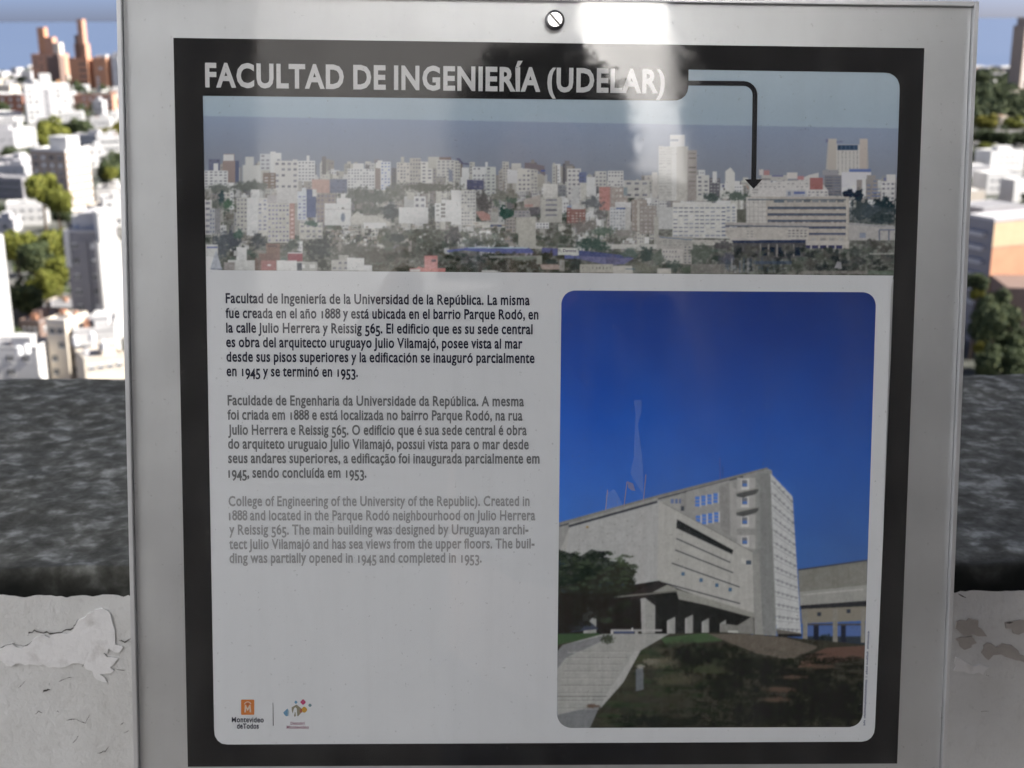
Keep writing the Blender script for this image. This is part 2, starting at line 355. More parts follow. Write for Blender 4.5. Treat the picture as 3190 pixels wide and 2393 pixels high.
def bld(name, label, cat, pc, py_base, py_top, px_l, px_r, ang, wm, rm=None, rim=0.9, wl=None, wr=None, depth=None, pent=(), group=None, blind=0.5, win=(1.5, 1.3), base_z=None, over=0.0, rimmat=None):
    """nearest corner at column pc standing on the ground seen at py_base, top at py_top; left face runs to px_l, right face to px_r"""
    C = gpt(pc, py_base); h = None
    dtop = ray(pc, py_top); h = dtop.z * (C.y / dtop.y) - GZ
    a = R(ang); ul = Vector((-math.cos(a), math.sin(a), 0)); ur = Vector((math.sin(a), math.cos(a), 0))
    L1 = solve_t(C + Vector((0, 0, h)), ul, px_l)
    L2 = solve_t(C + Vector((0, 0, h)), ur, px_r) if px_r is not None else None
    if L2 is None or L2 <= 0 or L2 > 80: L2 = depth or 14
    if depth: L2 = depth
    if L1 <= 0 or L1 > 90: L1 = 14
    e = empty(name, C, 0); e.rotation_euler = (0, 0, -a); tag(e, label, cat, group)
    # local frame: left face along -x, right face along +y
    footprints.append((C.x, C.y, max(L1, L2)))
    mb = MB(); mb.box(-L1, 0, 0, L2, 0, h - 0.001, 0); mb.build('wall', wm, e)
    rm = rm or M_roofw
    mb = MB(); mb.box(-L1 - over, over, -over, L2 + over, h, h + 0.25); mb.build('roof', rm, e)
    if rim:
        mb = MB(); t_ = 0.3; z0 = h + 0.252; z1 = h + rim
        mb.box(-L1 - over, over, -over, -over + t_, z0, z1); mb.box(-L1 - over, over, L2 + over - t_, L2 + over, z0, z1)
        mb.box(-L1 - over, -L1 - over + t_, -over + t_, L2 + over - t_, z0, z1); mb.box(over - t_, over, -over + t_, L2 + over - t_, z0, z1)
        mb.build('roof_parapet', rimmat or wm, e)
    for (fx0, fx1, fy0, fy1, ph, pm) in pent:
        mb = MB(); mb.box(-L1 * fx1, -L1 * fx0, L2 * fy0, L2 * fy1, h + 0.252, h + ph); mb.box(-L1 * fx1 - .2, -L1 * fx0 + .2, L2 * fy0 - .2, L2 * fy1 + .2, h + ph + 0.002, h + ph + .25); mb.build('penthouse', pm or wm, e)
    rr = random.Random(int(pc) * 31 + int(py_base))
    def face(which, nc, nr, x0, x1, top, pitch, dense=1.0):
        L = L1 if which == 'l' else L2
        for c in range(nc):
            for r in range(nr):
                if rr.random() > dense: continue
                s = x0 + (x1 - x0) * (c + 0.5) / nc; z = h - top - pitch * r
                if z < 1.5: continue
                bl = rr.choice([0, 0.3, 0.6, 1.0]) if blind == 'mix' else blind
                ww = min(win[0], (x1 - x0) * L / nc * 0.7)
                if which == 'l': window(e, (-L * s, -0.003, z), 0, ww, win[1], bl)
                else: window(e, (0.003, L * s, z), math.pi / 2, ww, win[1], bl)
    return e, L1, L2, h, face
S = 0.3737
# skyline, left strip
e, L1, L2, h, fc = bld('brick_tower', 'red brick tower with stepped top, leftmost on the skyline by the water', 'tower', 520 * S, 262, 172, 258 * S, 545 * S, 12, M_salmon, M_roofg, 1.5, depth=22,
    pent=[(0.5, 0.74, 0.1, 0.5, 34, M_orange), (0.24, 0.5, 0.1, 0.6, 22, M_salmon), (0.03, 0.23, 0.1, 0.6, 15, M_cream)], blind=0, win=(3.2, 2.2))
fc('l', 5, 6, 0.05, 0.95, 4, 5, 0.6)
e, *_ = bld('dark_block', 'dark brown block added as a stand-in before the leftmost skyline tower', 'building', 515 * S, 272, 178, 385 * S, 530 * S, 8, M_brown, M_roofg, 1.0, depth=14, pent=[(0.1, 0.5, .1, .6, 4, M_brown)])  # block added to fill a dark shape before the tower
e, L1, L2, h, fc = bld('brick_tower', 'orange brick tower with slim chimney-like stair shaft on the skyline', 'tower', 748 * S, 277, 184, 570 * S, 772 * S, 14, M_orange, M_roofg, 1.2, depth=20,
    pent=[(0.08, 0.68, 0.1, 0.6, 17, M_salmon), (0.14, 0.42, 0.1, 0.5, 45, M_salmon), (0.42, 0.62, .1, .4, 27, M_brown)], blind=0, win=(4, 2.4))
fc('l', 2, 5, 0.04, 0.48, 6, 7, 1); 
e, L1, L2, h, fc = bld('brick_building', 'salmon brick apartment block beside the slim-shafted tower', 'building', 905 * S, 277, 183, 768 * S, 925 * S, 10, M_orange, M_roofw, 1.5, depth=18, blind=1.0, win=(5, 2.2), pent=[(.1, .5, .2, .6, 4, M_white)])
fc('l', 1, 1, 0.15, 0.75, 11, 8, 1); fc('l', 1, 3, 0.55, 0.85, 22, 4, 1)
bld('white_block', 'white flat block at the skyline touching the sign edge', 'building', 1010 * S, 277, 181, 925 * S, 1040 * S, 10, M_white, M_white, 1.2, depth=18, pent=[(0.0, .9, .2, .8, 6, M_white)])
bld('white_block', 'long white roofed block behind the salmon brick building', 'building', 1060 * S, 268, 178, 800 * S, None, 5, M_lgrey, M_white, 2, depth=30)
# shore strip
bld('shore_hangar', 'long pale green-grey shore building on the far left by the water', 'building', 262 * S, 250, 222, -260, None, 2, M_lgrey, wallm('pale_green_roof', (0.36, 0.38, 0.33)), 0, depth=60, pent=[(0.3, .5, .1, .4, 7, M_white), (0.05, .12, .1, .3, 6, M_brown)])
bld('low_block', 'low beige block seen between the two brick skyline towers', 'building', 575 * S, 262, 235, 520 * S, None, 5, M_cream, M_roofg, 1, depth=20)
e, L1, L2, h, fc = bld('white_tower', 'broad white apartment block with grey central window bay, below the skyline', 'apartment block', 605 * S, 380, 264, 205 * S, 660 * S, -26, M_white, M_white, 1.2, depth=16,
    pent=[(0.40, 0.64, 0.05, 0.7, 8.5, M_white), (0.2, .26, .1, .3, 3.4, M_orangep)], blind=0, win=(2.6, 1.7))
fc('l', 2, 8, .04, .34, 4.5, 4.0, .55); fc('l', 2, 8, .70, .97, 4.5, 4.0, .55)
mb = MB(); mb.box(-L1 * .64, -L1 * .43, -0.16, -0.004, 0, h - 2.5); mb.build('window_bay', M_lgrey, e)
for r in range(8): window(e, (-L1 * .535, -0.165, h - 5 - 3.3 * r), 0, 3.2, 1.4, 0)
e, L1, L2, h, fc = bld('brick_house', 'brown brick block with pale windows at the left edge, beside the broad white block', 'building', 200 * S, 352, 299, -90, None, 6, M_brick, M_roofg, 0.8, depth=16, blind=1.0, win=(2.6, 2.2)); fc('l', 6, 3, 0, 0.95, 3, 5.5, .9)
bld('low_block', 'pale flat roofed block above the brown brick block at the left edge', 'building', 90 * S, 300, 268, -60, 110 * S, 8, M_cream, M_roofw, .8, depth=20)
e, L1, L2, h, fc = bld('brick_house', 'long orange brick block right of the broad white block', 'building', 945 * S, 345, 298, 610 * S, 1000 * S, 6, M_salmon, M_roofg, 0.8, depth=12, blind=1.0, win=(2.2, 1.7)); fc('l', 6, 3, 0, 0.97, 3, 5, .8)
e, L1, L2, h, fc = bld('grey_house', 'grey gabled house before the long orange brick block', 'house', 862 * S, 362, 315, 768 * S, 875 * S, 4, M_lgrey, M_roofw, .6, depth=10, pent=[(.3, .7, .1, .6, 3, M_lgrey)], blind=0, win=(1.6, 1.4)); fc('l', 3, 3, 0.05, 0.95, 3, 4, .8)
# tan block
e, L1, L2, h, fc = bld('tan_block', 'tan apartment block with white blinds and a sunlit right flank', 'apartment block', 592 * S, 664, 474, 245 * S, 745 * S, 24, M_tan, M_white, 1.0, pent=[(0.10, 0.60, 0.25, 0.75, 5.6, M_white), (.84, .9, .05, .15, 2.6, M_white)], blind='mix', win=(2.0, 1.5), rimmat=M_white)
fc('l', 4, 8, 0.05, 0.97, 2.6, 3.1, 1)
blind0 = fc
for r in range(8):
    for c in range(6): window(e, (0.003, L2 * (c + .5) / 6, h - 2.4 - 3.1 * r), math.pi / 2, 1.3, 1.3, 1.0)
# white quarter in the middle distance
rr = random.Random(77)
def house(label, x0, x1, ytop, ybase, y_off=0, wm=M_white, rm=M_roofw, ang=None, pent=True, fcs=None, depth=None, name='white_house', over=0):
    p = [(0.15, 0.5, 0.2, 0.6, rr.uniform(2, 3), wm)] if pent else []
    a = rr.uniform(-22, 24) if ang is None else ang
    e, L1, L2, h, fc = bld(name, label, 'house', x1, ybase + y_off, ytop + y_off, x0, x1 + 12, a, wm, rm, 0.7, depth=depth or rr.uniform(9, 16), pent=p, blind=rr.choice([0, 0.5]), win=(1.5, 1.3), over=over)
    fc('l', *(fcs or (max(2, int(L1 / 3.2)), max(1, int(h / 3.3)), .08, .92, 2.0, 3.1, .72)))
    if a > 0 or L2 > 6: fc('r', max(1, int(L2 / 3.4)), max(1, int(h / 3.3)), .08, .92, 2.0, 3.1, .6)
    for _ in range(rr.randint(1, 3)):
        bx = -rr.uniform(.1, .85) * L1; by = rr.uniform(.1, .8) * L2; q = rr.uniform(.4, 1.1); mb = MB(); mb.box(bx - q, bx + q * rr.uniform(.3, 1), by - .5, by + .5, h + .252, h + rr.uniform(.9, 2.0)); mb.build('roof_box', rr.choice([M_lgrey, M_roofr, M_grey, wm]), e)
    return e
house('wide white house with blinds at the left edge under the brown brick block', -40, 60, 378, 418, fcs=(5, 2, 0, .9, 2.5, 3, .8))
house('white sunlit gable wall beside the olive trees, upper left', 55, 118, 398, 458, wm=M_white, ang=-30, pent=False)
house('pale house at the left edge with a blue window', -60, 48, 408, 470, wm=M_lgrey, ang=-8, fcs=(4, 1, 0, .9, 5, 3, 1))
house('white low house at the foot of the broad white block', 190, 262, 352, 385, ang=-15, pent=False)
house('white house with teal awning near the sign edge', 345, 385, 352, 384, ang=-20)
house('long white terrace house under the grey gabled house', 282, 345, 369, 398, ang=-10, fcs=(5, 1, 0, .9, 3, 3, .8))
house('pale roofed house left of the dark round trees', 228, 320, 422, 470, wm=M_lgrey, ang=10)
house('white house behind the right dark trees', 300, 380, 424, 500, wm=M_white, ang=-18, fcs=(5, 2, 0.05, .95, 3, 4, .8))
house('bright white stepped house near the dark trees by the sign', 270, 330, 462, 520, wm=M_white, ang=-25, pent=True)
house('small white house with a white dormer at the left edge above the trees', 0, 66, 494, 540, wm=M_lgrey, ang=15)
house('white flat roofed house left of the tan block', -30, 84, 520, 592, wm=M_lgrey, rm=M_roofw, ang=12)
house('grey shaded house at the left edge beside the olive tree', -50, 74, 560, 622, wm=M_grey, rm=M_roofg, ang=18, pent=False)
house('bright white house with wide roof terrace under the olive tree', 18, 152, 634, 700, wm=M_white, rm=M_white, ang=-16)
house('low grey house left of the bright roof terrace', -40, 40, 690, 730, wm=M_lgrey, rm=M_roofg, ang=-6)
house('white house with pale gable behind the tall grey tower', 268, 330, 646, 692, wm=M_cream, ang=12, pent=False)
house('bright white block right behind the tall grey tower', 320, 392, 622, 706, wm=M_white, rm=M_white, ang=-22)
house('white roofed house between tan block and sign', 298, 384, 590, 640, wm=M_white, ang=-12)
# tall grey tower and white neighbour
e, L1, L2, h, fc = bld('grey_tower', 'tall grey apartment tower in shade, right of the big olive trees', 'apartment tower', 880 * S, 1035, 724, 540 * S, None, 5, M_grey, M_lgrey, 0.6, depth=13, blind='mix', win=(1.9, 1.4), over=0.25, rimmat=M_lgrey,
    pent=[(0.05, 0.62, 0.15, 0.9, 4.4, M_lgrey), (0.62, 0.95, 0.3, 0.85, 3.4, M_white)])
fc('l', 1, 7, 0.60, 0.86, 3.4, 4.0, 1); fc('l', 1, 7, 0.02, 0.26, 3.4, 4.0, 1)
mb = MB(); mb.box(-L1 * .60, -L1 * .32, -0.35, -0.004, 0, h - 2.0); mb.build('stair_bay', M_grey, e)
mb = MB(); mb.box(-L1 - .26, -L1 * .86, -0.5, -0.004, h - 9, h + 0.6); mb.build('white_pier', M_white, e)
e, L1, L2, h, fc = bld('white_slab', 'white windowless slab between the tall grey tower and the sign', 'building', 1080 * S, 1050, 763, 822 * S, None, -24, wallm('warm_white_plaster', (0.66, 0.64, 0.60)), M_white, 0.8, depth=12, pent=[(0.2, 0.9, 0.1, 0.9, 8, M_white)])
# close left tower
e, L1, L2, h, fc = bld('white_tower', 'blinding white tower wall cut by the left edge of the view', 'building', 52, 1108, 742, -160, None, -38, M_white, M_white, 0.8, depth=8)
# foreground roofs
house('hipped grey roof house with ochre upstand at the foot of the grey tower', 108, 226, 965, 1000, wm=M_cream, rm=M_roofg, ang=10, pent=False, over=0.6)
house('brown house with small pale dormer in the lower left', 60, 128, 1006, 1062, wm=M_brown, rm=M_roofg, ang=8, fcs=(3, 2, .1, .9, 1.6, 2.6, 1), name='brown_house')
e = house('broad white front with cluttered flat roof at the bottom left edge', -60, 128, 1090, 1215, wm=M_white, rm=M_roofg, ang=2, depth=9)
house('pale ribbed light shaft building left of the white roofs', 142, 222, 1006, 1200, wm=M_cream, rm=M_lgrey, ang=14, depth=9, pent=False)
house('white roof with parapets and tanks near the sign edge', 228, 372, 1030, 1190, wm=M_white, rm=M_roofg, ang=-14, depth=16)
house('low white annex with grey roof beside the parapet', 232, 300, 1085, 1200, wm=M_white, rm=M_lgrey, ang=6, depth=8)
house('cream stepped house touching the sign at the bottom left', 262, 400, 1110, 1230, wm=M_cream, rm=M_roofg, ang=-30, depth=9, fcs=(4, 1, .05, .95, 1.4, 2.6, 1))
# water tanks on the roofs
M_tank = plain('fibre_tank', (0.7, 0.7, 0.69), 0.5, 0.05, 1)
def tank(px, py, r, hgt, zt, lab):
    d = ray(px, py); p = d * (zt / d.z); e = empty('water_tank', p); tag(e, lab, 'water tank', 'water tanks on the lower roofs')
    bm = bmesh.new(); bmesh.ops.create_cone(bm, cap_ends=True, segments=20, radius1=r, radius2=r * .93, depth=hgt); bmesh.ops.translate(bm, verts=bm.verts, vec=(0, 0, hgt / 2))
    me = bpy.data.meshes.new('drum'); bm.to_mesh(me); bm.free(); link('drum', me, e, M_tank)
    bm = bmesh.new(); bmesh.ops.create_cone(bm, cap_ends=True, segments=20, radius1=r * .96, radius2=r * .3, depth=hgt * .18); bmesh.ops.translate(bm, verts=bm.verts, vec=(0, 0, hgt * 1.09))
    me = bpy.data.meshes.new('lid'); bm.to_mesh(me); bm.free(); link('lid', me, e, M_tank)
def roof_z(px, pyb, pyt):
    C = gpt(px, pyb); d = ray(px, pyt); return d.z * (C.y / d.y)
for (px, py, lab, zz) in [(60, 1105, 'white water tank on the broad roof at the bottom left', roof_z(128, 1215, 1090)), (85, 1100, 'white water tank beside another on the bottom left roof', roof_z(128, 1215, 1090)),
        (236, 1075, 'pale water tank on the roof edge near the sign', roof_z(372, 1190, 1030)), (288, 1062, 'tall pale water tank in the middle of the white parapet roof', roof_z(372, 1190, 1030)), (325, 1090, 'pale water tank next to the sign edge', roof_z(372, 1190, 1030))]:
    tank(px, py, 0.75, 1.7, zz + .3, lab)
# right strip
S2 = 0.3737
def RX(x): return 2900 + x * S2
e, L1, L2, h, fc = bld('grey_brown_tower', 'tall grey-brown tower cut by the right edge of the view', 'tower', RX(735), 283, 82, RX(688), RX(1000), 60, M_tan, M_roofg, 1, blind=1.0, win=(3, 2.0), wr=None, depth=34, pent=[(.1, .9, .1, .4, 9, M_tan)])
fc('r', 5, 16, 0.02, .98, 4, 4.2, .85)
bld('pale_villa', 'pale villa among trees under the right hand tower', 'house', RX(776) + 30, 312, 287, RX(650), None, -10, M_cream, M_roofw, 1, depth=12)
bld('pale_villa', 'tiny beige villa in the yellow-green trees right of the sign', 'house', RX(635), 390, 362, RX(590), None, -10, M_cream, M_orangep, .5, depth=8)
e, L1, L2, h, fc = bld('white_cube_house', 'white cube house, upper of two right of the sign', 'house', RX(765), 530, 470, RX(505), None, -22, M_white, M_white, .8, depth=12, pent=[(.3, .7, .2, .6, 2.4, M_white)])
fc('l', 5, 2, .08, .92, 2.4, 3.4, .7)
e, L1, L2, h, fc = bld('white_cube_house', 'white cube house, lower of two right of the sign', 'house', RX(745), 600, 542, RX(475), RX(800), -14, M_white, M_white, .8, depth=12)
fc('l', 5, 2, .08, .92, 2.4, 3.4, .7)
bld('white_cube_house', 'small white house touching the right side of the sign', 'house', RX(486), 565, 518, RX(300), None, -10, M_lgrey, M_white, .6, depth=9)
bld('white_cube_house', 'cream low wall house at the sign edge above the grey roof', 'house', RX(440), 660, 597, RX(250), None, -10, M_cream, M_white, .6, depth=7)
bld('white_cube_house', 'white stepped house cut by the right edge', 'house', RX(830), 640, 562, RX(700), None, -20, M_white, M_white, .6, depth=9)
bld('grey_roof_block', 'low block with dark grey sloping roof edge right of the sign', 'building', RX(760), 760, 640, RX(440), None, -28, M_grey, M_roofg, 0.5, depth=15, rimmat=M_roofw)
e, L1, L2, h, fc = bld('orange_brick_block', 'orange brick block with grey balconied side at the right edge', 'apartment block', RX(428), 1075, 690, RX(300), RX(1500), 66, M_grey, M_lgrey, 0.7, blind='mix', win=(2.2, 1.6), rimmat=M_lgrey)
mb = MB(); mb.box(0.003, 0.12, 0.05, L2 - .05, 0, h - 6.5, 0); mb.box(0.003, 0.11, 0.05, L2 - .05, h - 6.3, h - 0.4, 1); mb.build('brick_face', [M_orange, wallm('buff_brick', (0.58, 0.42, 0.26))], e)
for r in range(6):
    mb = MB(); mb.box(-L1 * .9, -L1 * .25, -1.1, -0.002, h - 4 - 3.4 * r, h - 3.0 - 3.4 * r); mb.build('balcony', M_lgrey, e)
bld('wall_shadow_block', 'brown block put in for the diagonal shadow on the orange brick wall at right', 'house', RX(1300), 1130, 905, RX(640), None, 6, M_brown, M_brown, 0.3, depth=16)  # dark block standing in for the shadow across the orange wall

# far-off mass of low roofs
mb = MB(); cnt = 0
while cnt < 3000:
    y = rr.uniform(200, 2060); x = rr.uniform(-0.62, 0.62) * y
    k = 0.64
    instrip = (-0.45 * y < x < -0.27 * y) or (0.33 * y < x < 0.48 * y)
    if instrip and y < (980 if x < 0 else 1500): continue
    if any((x - fx) ** 2 + (y - fy) ** 2 < (fr * 1.2 + 10) ** 2 for fx, fy, fr in footprints): continue
    wx = rr.uniform(7, 20); wy = rr.uniform(7, 18); hh = rr.uniform(3.5, 9) if rr.random() < .9 or instrip else rr.uniform(10, 26)
    a = rr.choice([0.3, -0.5]) + rr.uniform(-.05, .05); c_, s_ = math.cos(a), math.sin(a); n = len(mb.v)
    for z in (GZ, GZ + hh):
        for (ax, ay) in ((-1, -1), (1, -1), (1, 1), (-1, 1)): mb.v.append((x + c_ * ax * wx / 2 - s_ * ay * wy / 2, y + s_ * ax * wx / 2 + c_ * ay * wy / 2, z))
    mi = rr.choice([0, 0, 0, 1, 1, 2, 3, 4])
    for f in ((0, 1, 5, 4), (1, 2, 6, 5), (2, 3, 7, 6), (3, 0, 4, 7)): mb.f.append(tuple(n + i for i in f)); mb.m.append(mi)
    mb.f.append((n + 4, n + 5, n + 6, n + 7)); mb.m.append(rr.choice([0, 5, 5, 6])); cnt += 1
o = mb.build('far_rooftops', [M_white, M_lgrey, M_cream, M_salmon, M_grey, M_roofw, M_roofg]); tag(o, kind='stuff')

# ------------------------------------------------------------------ trees
def leaf_mat(name, c0, c1, c2):
    N = Nodes(name); g = N.n('ShaderNodeNewGeometry'); r = N.ramp(g.outputs['Random Per Island'], [(0.0, c0), (0.55, c1), (1.0, c2)])
    N.l(r, N.b.inputs['Base Color']); N.b.inputs['Roughness'].default_value = 0.7; N.b.inputs['Specular IOR Level'].default_value = 0.2
    return N.m
M_olive = leaf_mat('olive_foliage', (0.075, 0.09, 0.018), (0.16, 0.175, 0.03), (0.27, 0.265, 0.055))
M_green = leaf_mat('dark_foliage', (0.03, 0.045, 0.022), (0.06, 0.08, 0.036), (0.115, 0.13, 0.055))
M_yellow = leaf_mat('yellow_foliage', (0.12, 0.11, 0.02), (0.20, 0.19, 0.03), (0.28, 0.25, 0.05))
M_bark = plain('bark', (0.09, 0.065, 0.045), 0.95, 0.3, 8)
def crown_mesh(seed, n, leaf, flat=0.8, lobes=14, conic=False):
    r = np.random.default_rng(seed)
    C = r.normal(size=(lobes, 3)); C /= np.linalg.norm(C, axis=1)[:, None]; C *= r.uniform(0.25, 0.72, (lobes, 1)); C[:, 2] *= flat
    rad = r.uniform(0.26, 0.46, lobes)
    if conic:
        C[:, 2] = np.linspace(-0.9, 0.9, lobes); wd = 0.62 * (0.95 - C[:, 2]) / 1.9; C[:, :2] *= (wd / 0.6)[:, None]; rad = 0.16 + wd * 0.5
    k = r.integers(0, lobes, n); d = r.normal(size=(n, 3)); d /= np.linalg.norm(d, axis=1)[:, None]
    rr_ = rad[k] * r.uniform(0.55, 1.05, n) ** 0.5
    P = C[k] + d * rr_[:, None]
    nr = d + r.normal(size=(n, 3)) * 0.6; nr /= np.linalg.norm(nr, axis=1)[:, None]
    t1 = np.cross(nr, r.normal(size=(n, 3))); t1 /= np.linalg.norm(t1, axis=1)[:, None]; t2 = np.cross(nr, t1)
    s = leaf * r.uniform(0.6, 1.4, (n, 1))
    V = np.stack([P - t1 * s, P - t2 * s * .7, P + t1 * s, P + t2 * s * .7 + nr * s * .3], 1).reshape(-1, 3)
    me = bpy.data.meshes.new('crown'); me.vertices.add(4 * n); me.vertices.foreach_set('co', V.astype(np.float32).ravel())
    me.loops.add(4 * n); me.polygons.add(n); me.loops.foreach_set('vertex_index', np.arange(4 * n, dtype=np.int32)); me.polygons.foreach_set('loop_start', np.arange(0, 4 * n, 4, dtype=np.int32)); me.update(calc_edges=True)
    return me
def trunk_mesh():
    bm = bmesh.new()
    def limb(a, b, r0, r1):
        a = Vector(a); b = Vector(b); q = (b - a).to_track_quat('Z', 'Y'); rs = []
        for p, r_ in ((a, r0), (b, r1)): rs.append([bm.verts.new(p + q @ Vector((math.cos(t) * r_, math.sin(t) * r_, 0))) for t in [i * math.tau / 7 for i in range(7)]])
        for i in range(7): bm.faces.new((rs[0][i], rs[0][(i + 1) % 7], rs[1][(i + 1) % 7], rs[1][i]))
    limb((0, 0, -1.6), (0.02, 0, -0.5), 0.07, 0.05)
    for a in (0.3, 1.7, 2.9, 4.2, 5.3): limb((0.02, 0, -0.55), (math.cos(a) * .5, math.sin(a) * .5, 0.15 + .1 * math.sin(3 * a)), 0.035, 0.012)
    me = bpy.data.meshes.new('trunk'); bm.to_mesh(me); bm.free(); return me
TR = trunk_mesh(); CR = {}
def tree(label, px, py, rpx, dist_py, mat, group=None, cat='tree', aspect=1.0, name='tree', z=None):
    """crown centre at (px,py), ground seen at dist_py, crown half-width rpx"""
    g = gpt(px, dist_py); d = ray(px, py); c = d * (g.y / d.y); r = 1.28 * rpx / F * c.dot(fwd)
    e = empty(name, (c.x, c.y, GZ), rr.uniform(0, 6)); tag(e, label, cat, group)
    v = rr.randrange(3); key = (v, mat.name)
    if key not in CR:
        me = crown_mesh(v * 7 + 1, 7000, 0.058, 0.85, 18); me.materials.append(mat); CR[key] = me
    o = link('crown', CR[key], e); o.scale = (r, r, r * aspect); o.location = (0, 0, c.z - GZ)
    if not TR.materials: TR.materials.append(M_bark)
    o = link('trunk', TR, e); hh = c.z - GZ; o.scale = (r, r, max(hh, r * .8) / 1.6); o.location = (0, 0, hh if hh > 0 else 0)
    return e
G = 'olive trees in the left view'
tree('olive-green round tree above the tan block', 165, 410, 44, 440, M_olive, G)
tree('olive-green tree left half hidden by the tan block roof', 130, 432, 30, 455, M_olive, G)
tree('dark low tree behind the long white terrace house', 255, 400, 34, 425, M_green)
tree('dark green tree right of the olive trees near the middle houses', 215, 402, 28, 425, M_green)
tree('yellowish small tree at the sign edge, highest on the left', 372, 402, 24, 425, M_yellow)
tree('yellow-green hedge-like tree below the grey gabled house', 328, 412, 22, 428, M_yellow, aspect=.6)
tree('dark teal tree at the left edge over the grey shaded house', 45, 480, 42, 508, M_green, aspect=.55)
tree('dark round tree touching the sign beside the tan block', 350, 545, 46, 615, M_green, aspect=1.2)
tree('dark green tree lower at the sign edge by the tan block', 366, 496, 28, 560, M_green)
tree('small olive tree low before the dark round tree at the sign edge', 345, 540, 22, 640, M_olive)
tree('bright olive tree in front of the tan block', 130, 585, 52, 735, M_olive, G)
tree('bright olive tree lower in front of the tan block', 178, 628, 40, 745, M_olive, G)
tree('dark tree at the left end of the brown brick block', 8, 340, 26, 365, M_green)
tree('big yellow-green tree left of the grey tower, highest', 175, 760, 50, 940, M_olive, 'big trees left of the grey tower', aspect=1.1)
tree('big yellow-green tree close to the white edge tower', 52, 770, 52, 940, M_olive, 'big trees left of the grey tower')
tree('big olive tree in the middle of the left grove', 105, 800, 56, 960, M_green, 'big trees left of the grey tower')
tree('olive tree against the shaded wall of the grey tower', 182, 840, 48, 970, M_olive, 'big trees left of the grey tower')
tree('low olive tree in the grove above the hipped roof', 140, 890, 52, 985, M_olive, 'big trees left of the grey tower')
tree('dark lowest tree of the grove beside the white edge tower', 85, 930, 52, 1005, M_green, 'big trees left of the grey tower')
tree('small dark tree between bright roof terrace and tan block', 190, 672, 30, 720, M_green, aspect=.8)
tree('dark shrub tree beside the brown house', 45, 1040, 26, 1080, M_green)
for i, (x, y, r_, b, m, lab) in enumerate([(RX(410), 240, 26, 275, M_green, 'dark tree highest at the right side of the sign'), (RX(500), 275, 26, 300, M_green, 'dark tree on the right hill below the highest one'), (RX(590), 300, 28, 325, M_green, 'dark tree under the open sky right of the sign'),
        (RX(420), 300, 30, 340, M_green, 'grey-green tree beside the sign on the right hill'), (RX(700), 335, 34, 360, M_green, 'dark tree under the pale villa at right'), (RX(400), 335, 13, 352, M_yellow, 'small yellow-green tree at the sign on the right hill'),
        (RX(620), 342, 26, 365, M_green, 'dark broad tree right of the small yellow-green one'), (RX(480), 382, 32, 400, M_yellow, 'yellow-green broad tree in the right view'), (RX(700), 385, 30, 402, M_olive, 'olive tree at the right edge below the villa'),
        (RX(460), 425, 36, 450, M_green, 'dark green band tree right of the sign'), (RX(620), 432, 34, 455, M_green, 'dark green tree in the middle of the band at right'), (RX(760), 430, 30, 455, M_green, 'dark green tree at the right edge of the band'),
        (RX(470), 468, 36, 500, M_olive, 'yellow-green crown above the white cube houses'), (RX(380), 490, 24, 515, M_green, 'dark shaded crown beside the yellow-green one at the sign')]):
    tree(lab, x, y, r_, b, m, 'trees in the right view', aspect=.75)
for (x, y, r_, b, m, lab) in [(RX(400), 880, 34, 1120, M_green, 'dark conifer-like tree before the balconies at right'), (RX(370), 915, 20, 1125, M_yellow, 'bright yellow spray of leaves beside the sign at right'), (RX(560), 960, 52, 1130, M_green, 'big dark tree before the orange brick block'),
        (RX(430), 1020, 50, 1140, M_green, 'dark tree low beside the right side of the sign'), (RX(600), 1080, 60, 1160, M_green, 'lowest dark tree overhanging the parapet at right'), (RX(420), 1080, 24, 1165, M_yellow, 'small yellow-leaved branch tree low at the right'), (RX(760), 1080, 50, 1170, M_green, 'dark tree at the lower right edge above the parapet'), (RX(500), 1130, 56, 1200, M_green, 'dark shrub-like tree half hidden by the parapet beside the sign at right'), (RX(700), 1135, 60, 1200, M_green, 'dark shrub-like tree half hidden by the parapet at the right edge'), (RX(520), 1000, 60, 1180, M_green, 'dense dark tree in the centre of the group above the parapet')]:
    tree(lab, x, y, r_, b, m, 'dark trees above the right parapet')
# wooded belts further off
def belt(name, n, xr, yr, mat, s=5):
    r = np.random.default_rng(n); V = []
    cs = np.stack([r.uniform(*xr, n), r.uniform(*yr, n)], 1); cs[:, 0] *= cs[:, 1]
    base = crown_mesh(5, 240, 0.13); b = np.zeros(len(base.vertices) * 3, np.float32); base.vertices.foreach_get('co', b); b = b.reshape(-1, 3); bpy.data.meshes.remove(base)
    for c in cs:
        if any((c[0] - fx) ** 2 + (c[1] - fy) ** 2 < (fr + 6) ** 2 for fx, fy, fr in footprints): continue
        q = b * s * r.uniform(.7, 1.3); V.append(q + np.array([c[0], c[1], GZ + s * .8]))
    V = np.concatenate(V); k = len(V)
    me = bpy.data.meshes.new(name); me.vertices.add(k); me.vertices.foreach_set('co', V.astype(np.float32).ravel()); me.loops.add(k); me.polygons.add(k // 4)
    me.loops.foreach_set('vertex_index', np.arange(k, dtype=np.int32)); me.polygons.foreach_set('loop_start', np.arange(0, k, 4, dtype=np.int32)); me.update(calc_edges=True)
    o = link(name, me, None, mat); tag(o, kind='stuff')
belt('far_woods', 420, (-0.48, 0.48), (980, 2000), M_green, 8)
belt('street_greenery', 300, (-0.5, 0.5), (290, 980), M_green, 5)
belt('hill_woods', 170, (0.34, 0.43), (960, 1750), M_green, 9)
belt('shore_woods', 120, (-0.46, -0.26), (1690, 1800), M_green, 6)

